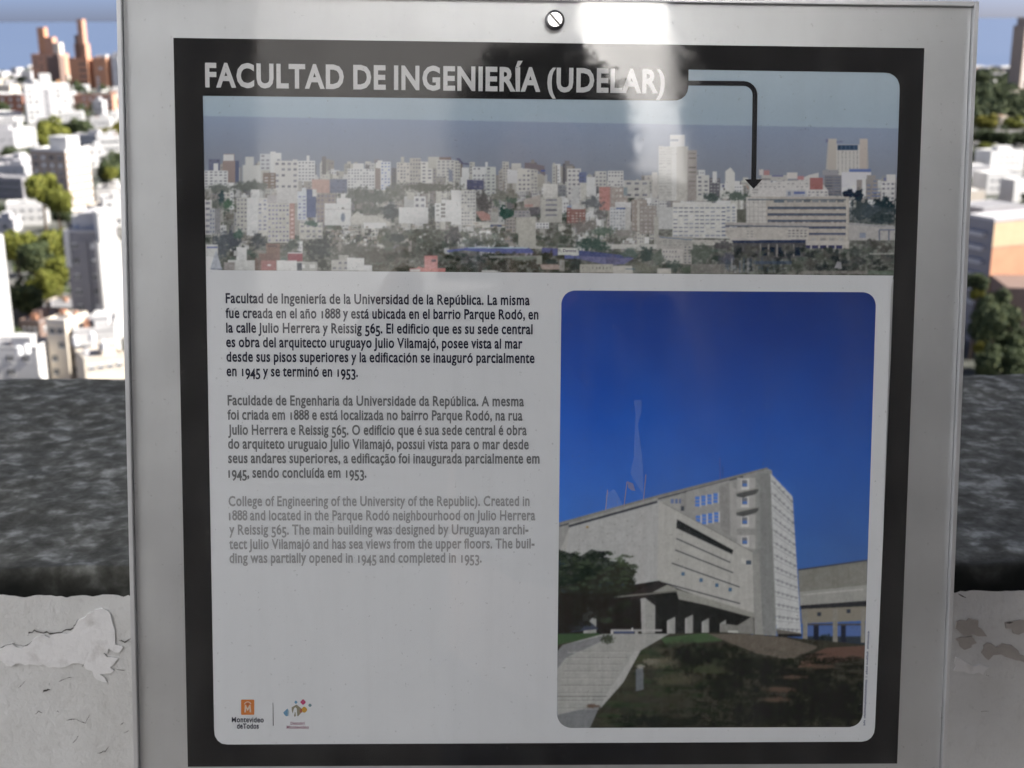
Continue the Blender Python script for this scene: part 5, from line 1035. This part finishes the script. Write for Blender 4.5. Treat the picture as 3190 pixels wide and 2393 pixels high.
letter('portuguese_paragraph', [
    ('Faculdade de Engenharia da Universidade da República. A mesma', (709, 1262), (1632, 1265.6), c1), ('foi criada em 1888 e está localizada no bairro Parque Rodó, na rua', (709, 1307), (1627.5, 1310), c1),
    ('Julio Herrera e Reissig 565. O edifício que é sua sede central é obra', (710.6, 1354), (1640.6, 1355.5), c1), ('do arquiteto uruguaio Julio Vilamajó, possui vista para o mar desde', (710.6, 1397.8), (1647, 1399.7), c1),
    ('seus andares superiores, a edificação foi inaugurada parcialmente em', (711, 1442.5), (1680.6, 1443.9), c1), ('1945, sendo concluída em 1953.', (711.5, 1488), (1141.7, 1488), c1)], M_ink2, off=0.023, label='mid grey Portuguese paragraph')
letter('english_paragraph', [
    ('College of Engineering of the University of the Republic). Created in', (712, 1576.5), (1649.6, 1576), c1), ('1888 and located in the Parque Rodó neighbourhood on Julio Herrera', (713, 1620.7), (1667.4, 1620.7), c1),
    ('y Reissig 565. The main building was designed by Uruguayan archi-', (713.9, 1665.3), (1646, 1664.4), c1), ('tect Julio Vilamajó and has sea views from the upper floors. The buil-', (714, 1710.5), (1665, 1708), c1),
    ('ding was partially opened in 1945 and completed in 1953.', (715, 1753.7), (1500.5, 1752.3), c1)], M_ink3, off=0.023, label='light grey English paragraph')
# arrow from the title tab
def thick(pts, wd):
    L = []; Rr = []
    for i, p in enumerate(pts):
        a = Vector(pts[max(0, i - 1)]); b = Vector(pts[min(len(pts) - 1, i + 1)]); d_ = (b - a).normalized(); n_ = Vector((-d_.y, d_.x)) * wd / 2
        L.append(tuple(Vector(p) + n_)); Rr.append(tuple(Vector(p) - n_))
    return L + Rr[::-1]
M_arrow = ink('arrow_ink', (0.012, 0.012, 0.016))
shaft = [(1486, 179.5), (1560, 180), (1606, 180.5)] + [(1606 + 25 * math.sin(R(a)), 205.5 - 25 * math.cos(R(a))) for a in (15, 30, 45, 60, 75, 90)] + [(1629.5, 300), (1627.8, 392)]
flat('arrow_shaft', [dd(thick(shaft, 10.5))], 0.00002, M_arrow, 'black bent arrow pointing down from the title tab')
flat('arrow_head', [dd([(1609, 387.5), (1646.5, 387.5), (1628, 408)])], 0.00003, M_arrow)
# logos
def cL(pts): return [(680 + x * 0.16275, 2140 + y * 0.16275) for x, y in pts]
def c9(pts): return [(840 + x * 0.08439, 2150 + y * 0.08439) for x, y in pts]
M_org = ink('orange_ink', (0.62, 0.20, 0.045)); M_crm = ink('cream_ink', (0.72, 0.58, 0.46)); M_tl = ink('grey_blue_ink', (0.17, 0.27, 0.30)); M_bl = ink('blue_ink', (0.16, 0.33, 0.50)); M_mg = ink('magenta_ink', (0.52, 0.055, 0.17)); M_och = ink('ochre_ink', (0.60, 0.34, 0.055)); M_khk = ink('khaki_ink', (0.29, 0.27, 0.19)); M_pk = ink('pink_ink', (0.36, 0.16, 0.24)); M_lb = ink('pale_blue_ink', (0.42, 0.55, 0.62))
flat('logo_square', [cL([(447, 243), (675, 243), (688, 256), (688, 524), (676, 536), (448, 536), (436, 524), (436, 255)])], 0.00006, M_org, 'orange rounded square of the city logo')
flat('logo_letter', [cL([(498, 488), (508, 345), (528, 345), (562, 410), (597, 345), (617, 345), (630, 488), (600, 488), (594, 405), (570, 455), (555, 455), (532, 405), (527, 488)])], 0.0, M_crm, 'cream letter M of the city logo')
flat('logo_arc', [cL(thick([(500, 335), (512, 310), (535, 292), (562, 286), (590, 292), (612, 308), (625, 332)], 16))], 0.0, M_crm)
flat('logo_arc', [cL([(545, 318), (562, 308), (580, 318), (584, 335), (562, 360), (540, 335)])], 0.0, ink('red_ink', (0.45, 0.12, 0.05)))
letter('city_logo_lettering', [('Montevideo', cL([(258, 676)])[0], cL([(870, 680)])[0], 15.5), ('deTodos', cL([(358, 800)])[0], cL([(775, 798)])[0], 15.5)], M_ink1, off=0.022, label='dark lettering under the orange city logo')
flat('divider_line', [cL([(1041, 305), (1050, 305), (1058, 744), (1046, 744)])], 0.0, ink('divider_ink', (0.03, 0.03, 0.04)))
def diamond(name, x, y, rx, ry, m, rnd=.25, yo=0.00004, lab=None):
    P = [(x, y - ry), (x + rx, y), (x, y + ry), (x - rx, y)]; out = []
    for i in range(4):
        a, p, b = Vector(P[i - 1]), Vector(P[i]), Vector(P[(i + 1) % 4]); s0 = p.lerp(a, rnd); e0 = p.lerp(b, rnd)
        for k in range(5): t_ = k / 4; out.append(tuple((1 - t_) ** 2 * s0 + 2 * t_ * (1 - t_) * p + t_ * t_ * e0))
    return flat(name, [c9(out)], yo, m, lab)
diamond('logo_diamond', 970, 450, 68, 72, M_bl); diamond('logo_diamond', 1232, 445, 112, 118, M_mg, lab='magenta diamond of the tourism logo'); diamond('logo_diamond', 1490, 562, 80, 78, M_tl, .45)
diamond('logo_diamond', 1275, 725, 138, 140, M_och, .4, 0.00002, 'ochre diamond of the tourism logo')
flat('logo_gate', [c9([(810, 640), (985, 540), (1010, 545), (1150, 660), (1150, 860), (1045, 970), (1020, 960), (1000, 680), (960, 640), (925, 645), (890, 700), (850, 860), (820, 780)])], 0.00005, M_khk, 'khaki arch of the tourism logo')
flat('logo_gate', [c9([(900, 960), (930, 820), (955, 820), (965, 960), (930, 985)])], 0.00005, M_khk)
flat('logo_overlap', [c9([(1140, 670), (1200, 690), (1200, 830), (1130, 840), (1110, 760)])], 0.0, ink('rust_ink', (0.42, 0.13, 0.07)))
flat('logo_diamond', [c9([(500, 830), (640, 695), (675, 700), (670, 960), (600, 965), (520, 880)])], 0.00005, M_bl); flat('logo_diamond', [c9([(690, 720), (720, 760), (715, 920), (690, 960)])], 0.00005, M_lb)
letter('tourism_logo_lettering', [('Descubrí', c9([(770, 1280)])[0], c9([(1300, 1278)])[0], 9), ('Montevideo', c9([(630, 1430)])[0], c9([(1445, 1432)])[0], 10)], M_pk, off=0.012, label='small pink lettering under the tourism logo')
# unreadable photo credit running up the right margin, kept as the row of tiny strokes it is in the photograph
M_cred = ink('credit_ink', (0.10, 0.13, 0.24)); mb = MB(); kr = random.Random(4)
tt = 0.0
while tt < 1.0:
    gl = kr.uniform(.006, .013)
    if not any(abs(tt - g_) < .012 for g_ in (.20, .36, .47, .50, .93)):
        x = 2705.5 + (2692 - 2705.5) * tt; y = 1966 + (2261 - 1966) * tt
        a = S_(x - kr.uniform(1.2, 3.4), y); b = S_(x + kr.uniform(2.4, 3.8), y + gl * 295 * .55)
        mb.quad((a[0], 0.0, a[1]), (a[0], 0.0, b[1]), (b[0], 0.0, b[1]), (b[0], 0.0, a[1]))
    tt += gl
o = mb.build('photo_credit_line', M_cred, sign); o['label'] = 'tiny illegible photo credit along the right edge of the building photograph'
# market sign in the panorama
letter('shop_sign_lettering', [('Devoto', (1754, 785.5), (1795, 786), 8.5)], ink('faded_purple_ink', (0.16, 0.155, 0.20)), yoff=0.00015, off=0.02)
# flag poles in the second print
M_pole = ink('pole_ink', (0.42, 0.34, 0.42))
def cB(pts): return [(1700 + x * .8921, 850 + y * .8921) for x, y in pts]
for a, b in (((216, 758), (209, 832)), ((284, 730), (273, 818)), ((350, 705), (341, 800))): flat('flag_pole_print', [cB(thick([a, b], 2.6))], 0.0002, M_pole)
flat('flag_print', [cB([(285, 728), (305, 736), (313, 762), (300, 760), (288, 750)])], 0.0002, ink('flag_ink', (0.25, 0.27, 0.50)))

# --- clear acrylic cover
def glass_mat():
    N = Nodes('clear_acrylic'); t_ = N.t; t_.nodes.remove(N.b); c = N.coord()
    tr = N.n('ShaderNodeBsdfTransparent'); tr.inputs[0].default_value = (0.985, 0.99, 0.985, 1)
    gl = N.n('ShaderNodeBsdfGlossy'); gl.inputs['Roughness'].default_value = 0.03
    df = N.n('ShaderNodeBsdfDiffuse'); df.inputs[0].default_value = (0.62, 0.62, 0.60, 1)
    fr = N.n('ShaderNodeFresnel'); geo = N.n('ShaderNodeNewGeometry'); io = N.n('ShaderNodeMix'); io.inputs['A'].default_value = 1.78; io.inputs['B'].default_value = 1 / 1.78
    N.l(geo.outputs['Backfacing'], io.inputs['Factor']); N.l(io.outputs['Result'], fr.inputs[0])
    m1 = N.n('ShaderNodeMixShader'); m2 = N.n('ShaderNodeMixShader')
    # fine dust and wiping streaks
    a = N.noise(14, 8, 0.7, c, 1.0)
    mp = N.n('ShaderNodeMapping'); mp.inputs['Scale'].default_value = (38, 1, 2.2); mp.inputs['Rotation'].default_value = (0, R(7), 0); N.l(c, mp.inputs[0]); b = N.noise(1.5, 5, 0.6, mp.outputs[0])
    sp = N.noise(420, 2, 0.5, c)
    dust = N.ramp(a, [(0.4, (0.015,) * 3), (0.75, (0.045,) * 3)]); st = N.ramp(b, [(0.48, (0, 0, 0)), (0.75, (0.03,) * 3)]); ss = N.ramp(sp, [(0.70, (0, 0, 0)), (0.77, (0.20,) * 3)])
    s1 = N.n('ShaderNodeMath', _operation='ADD'); N.l(dust, s1.inputs[0]); N.l(st, s1.inputs[1]); s2_ = N.n('ShaderNodeMath', _operation='ADD'); N.l(s1.outputs[0], s2_.inputs[0]); N.l(ss, s2_.inputs[1])
    N.l(s2_.outputs[0], m1.inputs[0]); N.l(tr.outputs[0], m1.inputs[1]); N.l(df.outputs[0], m1.inputs[2])
    N.l(N.ramp(N.noise(22, 8, 0.75, c, 1.5), [(0.40, (0.018,) * 3), (0.66, (0.10,) * 3)]), gl.inputs['Roughness'])
    bp = N.n('ShaderNodeBump'); bp.inputs['Strength'].default_value = 0.05; bp.inputs['Distance'].default_value = 0.002; N.l(N.noise(9, 2, 0.5, c), bp.inputs['Height']); N.l(bp.outputs[0], gl.inputs['Normal'])
    N.l(fr.outputs[0], m2.inputs[0]); N.l(m1.outputs[0], m2.inputs[1]); N.l(gl.outputs[0], m2.inputs[2]); N.l(m2.outputs[0], N.o.inputs[0])
    return N.m
gm = glass_mat()
mb = MB(); g0, g1, g2, g3 = uL + .0036, uR - .0036, vB + .0036, vT - .0036
mb.quad((g0, -0.0035, g2), (g1, -0.0035, g2), (g1, -0.0035, g3), (g0, -0.0035, g3), 0)
mb.build('acrylic_cover', gm, sign)
# reflections of bright openings, painted as pale patches, over the blue print
M_refl = Nodes('reflection_film'); M_refl.b.inputs['Base Color'].default_value = (0.55, 0.65, 0.8, 1); M_refl.b.inputs['Alpha'].default_value = 0.10; M_refl.b.inputs['Roughness'].default_value = .6
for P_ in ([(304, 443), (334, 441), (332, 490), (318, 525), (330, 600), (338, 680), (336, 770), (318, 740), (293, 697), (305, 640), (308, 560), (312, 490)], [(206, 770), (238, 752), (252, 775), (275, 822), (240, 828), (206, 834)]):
    flat('reflection_patch', [cB(P_)], -0.0038, M_refl.m)

# screws
M_steel = plain('screw_steel', (0.62, 0.62, 0.61), 0.22, 0.04, 200, 1.0)
M_slot = plain('slot_shadow', (0.05, 0.05, 0.05), 0.5, 0.1, 100)
M_rimsteel = plain('dark_screw_steel', (0.16, 0.16, 0.165), 0.35, 0.1, 200, 1.0)  # darker steel tone for the screw rim and the slot disc
def screw(px, py):
    u, v = S_(px, py, -0.0075); e = bpy.data.objects.new('screw', None); col.objects.link(e); e.parent = sign; e.location = (u, -0.0036, v)
    Rr = 0.0068; bm = bmesh.new(); prof = [(Rr * .98, 0), (Rr, -0.0012), (Rr * .97, -0.0026), (Rr * .86, -0.0037), (Rr * .72, -0.0042)]; rings = []
    for (r_, y) in prof: rings.append([bm.verts.new((r_ * math.cos(a), y, r_ * math.sin(a))) for a in [i * math.tau / 48 for i in range(48)]])
    for k in range(len(rings) - 1):
        for i in range(48): bm.faces.new((rings[k][i], rings[k][(i + 1) % 48], rings[k + 1][(i + 1) % 48], rings[k + 1][i]))
    me = bpy.data.meshes.new('screw_rim'); bm.normal_update(); bm.to_mesh(me); bm.free(); me.polygons.foreach_set('use_smooth', [True] * len(me.polygons)); link('screw_rim', me, e, M_rimsteel)
    # two half faces with the slot cut between
    r_ = Rr * .72; hw = 0.0007
    for sgn in (1, -1):
        a0 = math.asin(hw / r_); pts = [(r_ * math.cos(a), sgn * r_ * math.sin(a)) for a in np.linspace(a0, math.pi - a0, 20)]
        q = [(x * math.cos(R(-48)) - z * math.sin(R(-48)), x * math.sin(R(-48)) + z * math.cos(R(-48))) for x, z in pts]
        vs_ = [(x, -0.0042, z) for x, z in q] + [(x, -0.0030, z) for x, z in q]; n = len(q); fs = [tuple(range(n))] + [(i, (i + 1) % n, n + (i + 1) % n, n + i) for i in range(n)]
        link('screw_face', mesh('screw_face', vs_, fs, M_steel), e)
    vs_ = [(r_ * math.cos(a), -0.0032, r_ * math.sin(a)) for a in [i * math.tau / 32 for i in range(32)]]
    link('slot', mesh('slot', vs_, [tuple(range(32))], M_rimsteel), e)
screw(1729, 61)
# bracket that carries the sign off the parapet
M_bracket = plain('galvanised_steel', (0.35, 0.35, 0.36), 0.5, 0.1, 20, 0.8)
for x in (-0.16, 0.16):
    mb = MB(); mb.box(x - 0.02, x + 0.02, 0.0065, 0.012, vB + .03, vT - .1); mb.build('support_strap', M_bracket, sign)
bk = empty('sign_bracket', (0.03, PN, -0.53)); tag(bk, 'galvanised steel bracket holding the sign off the parapet face', 'bracket')
for x in (-0.16, 0.16):
    mb = MB(); mb.box(x - 0.018, x + 0.018, -(PN - 0.848), -0.006, -0.02, 0.02); mb.build('arm', M_bracket, bk)

# ------------------------------------------------------------------ what the cover mirrors: the photographer
per = empty('person', (0.13, -0.36, FLZ)); per.scale = (0.972, 0.972, 0.972); tag(per, 'photographer in a dark jacket holding a compact camera, mirrored in the cover glass', 'person')
def skin(name, pts, edges, mat, parent, sub=2, root=0):
    me = bpy.data.meshes.new(name); me.from_pydata([p[:3] for p in pts], edges, []); ob = bpy.data.objects.new(name, me); col.objects.link(ob)
    ob.modifiers.new('s', 'SKIN'); sv = me.skin_vertices[0].data
    for i, p in enumerate(pts): sv[i].radius = (p[3], p[4] if len(p) > 4 else p[3])
    sv[root].use_root = True
    m = ob.modifiers.new('d', 'SUBSURF'); m.levels = sub; m.render_levels = sub
    dg = bpy.context.evaluated_depsgraph_get(); m2 = bpy.data.meshes.new_from_object(ob.evaluated_get(dg)); bpy.data.objects.remove(ob)
    m2.polygons.foreach_set('use_smooth', [True] * len(m2.polygons)); m2.materials.clear(); m2.materials.append(mat); return link(name, m2, parent)
M_skin = plain('skin', (0.45, 0.27, 0.19), 0.5, 0.05, 6); M_jack = plain('dark_jacket', (0.03, 0.032, 0.04), 0.8, 0.2, 30); M_trs = plain('dark_trousers', (0.035, 0.04, 0.06), 0.85, 0.2, 30); M_hair = plain('dark_hair', (0.02, 0.015, 0.012), 0.5, 0.3, 60)
eye = 1.62 - 0.36 * 0  # the lens is held at 1.62 m above the floor, level with the chin
H0 = 1.70
skin('body', [(0, -.02, .95, .15, .12), (0, -.02, 1.15, .14, .11), (0, -.02, 1.36, .17, .12), (0, -.01, 1.46, .10, .09), (0, 0, 1.54, .055), (0, .02, 1.62, .062), (0, .03, 1.70, .085, .095), (0, .02, 1.80, .075, .085),
    (-.18, -.01, 1.42, .065), (-.25, .02, 1.22, .048), (-.26, .20, 1.42, .038), (-.222, .30, 1.48, .03), (.18, -.01, 1.42, .065), (.21, .03, 1.22, .048), (.02, .20, 1.42, .038), (-.055, .30, 1.48, .03),
    (-.09, 0, .85, .095), (-.10, .02, .48, .065), (-.10, -.01, .09, .045), (-.10, .12, .04, .04), (.09, 0, .85, .095), (.10, .02, .48, .065), (.10, -.01, .09, .045), (.10, .12, .04, .04)],
    [(0, 1), (1, 2), (2, 3), (3, 4), (4, 5), (5, 6), (6, 7), (2, 8), (8, 9), (9, 10), (10, 11), (2, 12), (12, 13), (13, 14), (14, 15), (0, 16), (16, 17), (17, 18), (18, 19), (0, 20), (20, 21), (21, 22), (22, 23)], M_skin, per)
skin('jacket', [(0, -.02, .88, .185, .15), (0, -.02, 1.15, .165, .135), (0, -.02, 1.36, .195, .145), (0, -.01, 1.47, .11, .10), (-.19, -.01, 1.42, .085), (-.26, .02, 1.22, .066), (-.265, .19, 1.41, .052), (-.24, .255, 1.43, .044), (.19, -.01, 1.42, .085), (.22, .03, 1.22, .066), (.03, .19, 1.41, .052), (-.03, .255, 1.43, .044)],
    [(0, 1), (1, 2), (2, 3), (2, 4), (4, 5), (5, 6), (6, 7), (2, 8), (8, 9), (9, 10), (10, 11)], M_jack, per)
skin('trousers', [(0, -.02, .92, .165, .14), (-.09, 0, .82, .11), (-.10, .02, .48, .08), (-.10, -.01, .12, .065), (.09, 0, .82, .11), (.10, .02, .48, .08), (.10, -.01, .12, .065)], [(0, 1), (1, 2), (2, 3), (0, 4), (4, 5), (5, 6)], M_trs, per)
for s_ in (-1, 1):   # hands: palm with five bent fingers closed on the camera
    hx = s_ * .078; pts = [(hx, .305, 1.572, .022, .014), (hx * .95, .325, 1.612, .024, .013)]; ed = [(0, 1)]
    for k in range(4):
        z = 1.628 - k * .016; i0 = len(pts); pts += [(hx * .92, .335, z, .0085), (hx * .80, .350, z + .004, .008), (hx * .58, .352 - .002 * k, z + .002, .007)]; ed += [(1, i0), (i0, i0 + 1), (i0 + 1, i0 + 2)]
    i0 = len(pts); pts += [(hx * .85, .312, 1.588, .010), (hx * .62, .318, 1.590, .009), (hx * .42, .322, 1.594, .008)]; ed += [(0, i0), (i0, i0 + 1), (i0 + 1, i0 + 2)]
    # keep fingers behind the lens plane
    pts = [(p[0] - .137, min(p[1] - .012, .318), p[2] - .082) + p[3:] for p in pts]
    skin('hand', pts, ed, M_skin, per, 1)
bm = bmesh.new(); bmesh.ops.create_icosphere(bm, subdivisions=5, radius=1)
HX, HY, HZ = .150, .14, .165
for v in bm.verts:
    n_ = mnoise.noise(v.co * 4) * .16 + mnoise.noise(v.co * 11) * .10; v.co = Vector((v.co.x * HX, v.co.y * HY, v.co.z * HZ)) * (1 + n_)
    if v.co.y > .05 and v.co.z < .07: v.co.y = .05 - (v.co.y - .05) * .3
for k in range(900):                                                     # loose curls standing off the head
    th = random.uniform(0, math.tau); ph = math.acos(random.uniform(-.75, 1)); d_ = Vector((math.sin(ph) * math.cos(th), math.sin(ph) * math.sin(th), math.cos(ph)))
    if d_.y > .35 and d_.z < .4: continue
    c_ = Vector((d_.x * HX, d_.y * HY, d_.z * HZ)) * random.uniform(.98, 1.13); r0 = random.uniform(.006, .013); t1 = d_.orthogonal().normalized(); t1.rotate(Matrix.Rotation(random.uniform(0, 6), 3, d_)); t2 = (d_ + t1.cross(d_) * random.uniform(-1, 1)).normalized()
    prev = None
    for i in range(9):
        a = i / 8 * math.tau * .9; p = c_ + (t1 * math.cos(a) + t2 * math.sin(a)) * r0; o1 = bm.verts.new(p + d_ * .0016 + t1 * .001); o2 = bm.verts.new(p - d_ * .0016 - t1 * .001)
        if prev: bm.faces.new((prev[0], o1, o2, prev[1]))
        prev = (o1, o2)
me = bpy.data.meshes.new('hair'); bm.to_mesh(me); bm.free(); me.polygons.foreach_set('use_smooth', [True] * len(me.polygons)); o = link('hair', me, per, M_hair); o.location = (0, -.01, 1.755)
fm = MB()
for x in (-.032, .032): fm.box(x - .012, x + .012, .108, .116, 1.722, 1.730)
fm.build('eyes', M_hair, per)
bm = bmesh.new(); bmesh.ops.create_cone(bm, cap_ends=True, segments=8, radius1=.014, radius2=.006, depth=.045); bmesh.ops.translate(bm, verts=bm.verts, vec=(0, .122, 1.70)); me = bpy.data.meshes.new('nose'); bm.to_mesh(me); bm.free(); link('nose', me, per, M_skin)
M_cam = plain('camera_body', (0.02, 0.02, 0.022), 0.35, 0.1, 40)
cam_b = empty('compact_camera', (0, -0.03, -0.004)); tag(cam_b, 'small black compact camera held by the photographer', 'camera')
mb = MB(); mb.box(-.05, .05, -.012, .012, -.029, .029); mb.build('housing', M_cam, cam_b, bevel=.003)
bm = bmesh.new(); bmesh.ops.create_cone(bm, cap_ends=True, segments=32, radius1=.021, radius2=.019, depth=.012, matrix=Matrix.Rotation(-math.pi / 2, 4, 'X')); bmesh.ops.translate(bm, verts=bm.verts, vec=(0, .018, .004)); me = bpy.data.meshes.new('lens_ring'); bm.to_mesh(me); bm.free(); link('lens_ring', me, cam_b, M_steel)
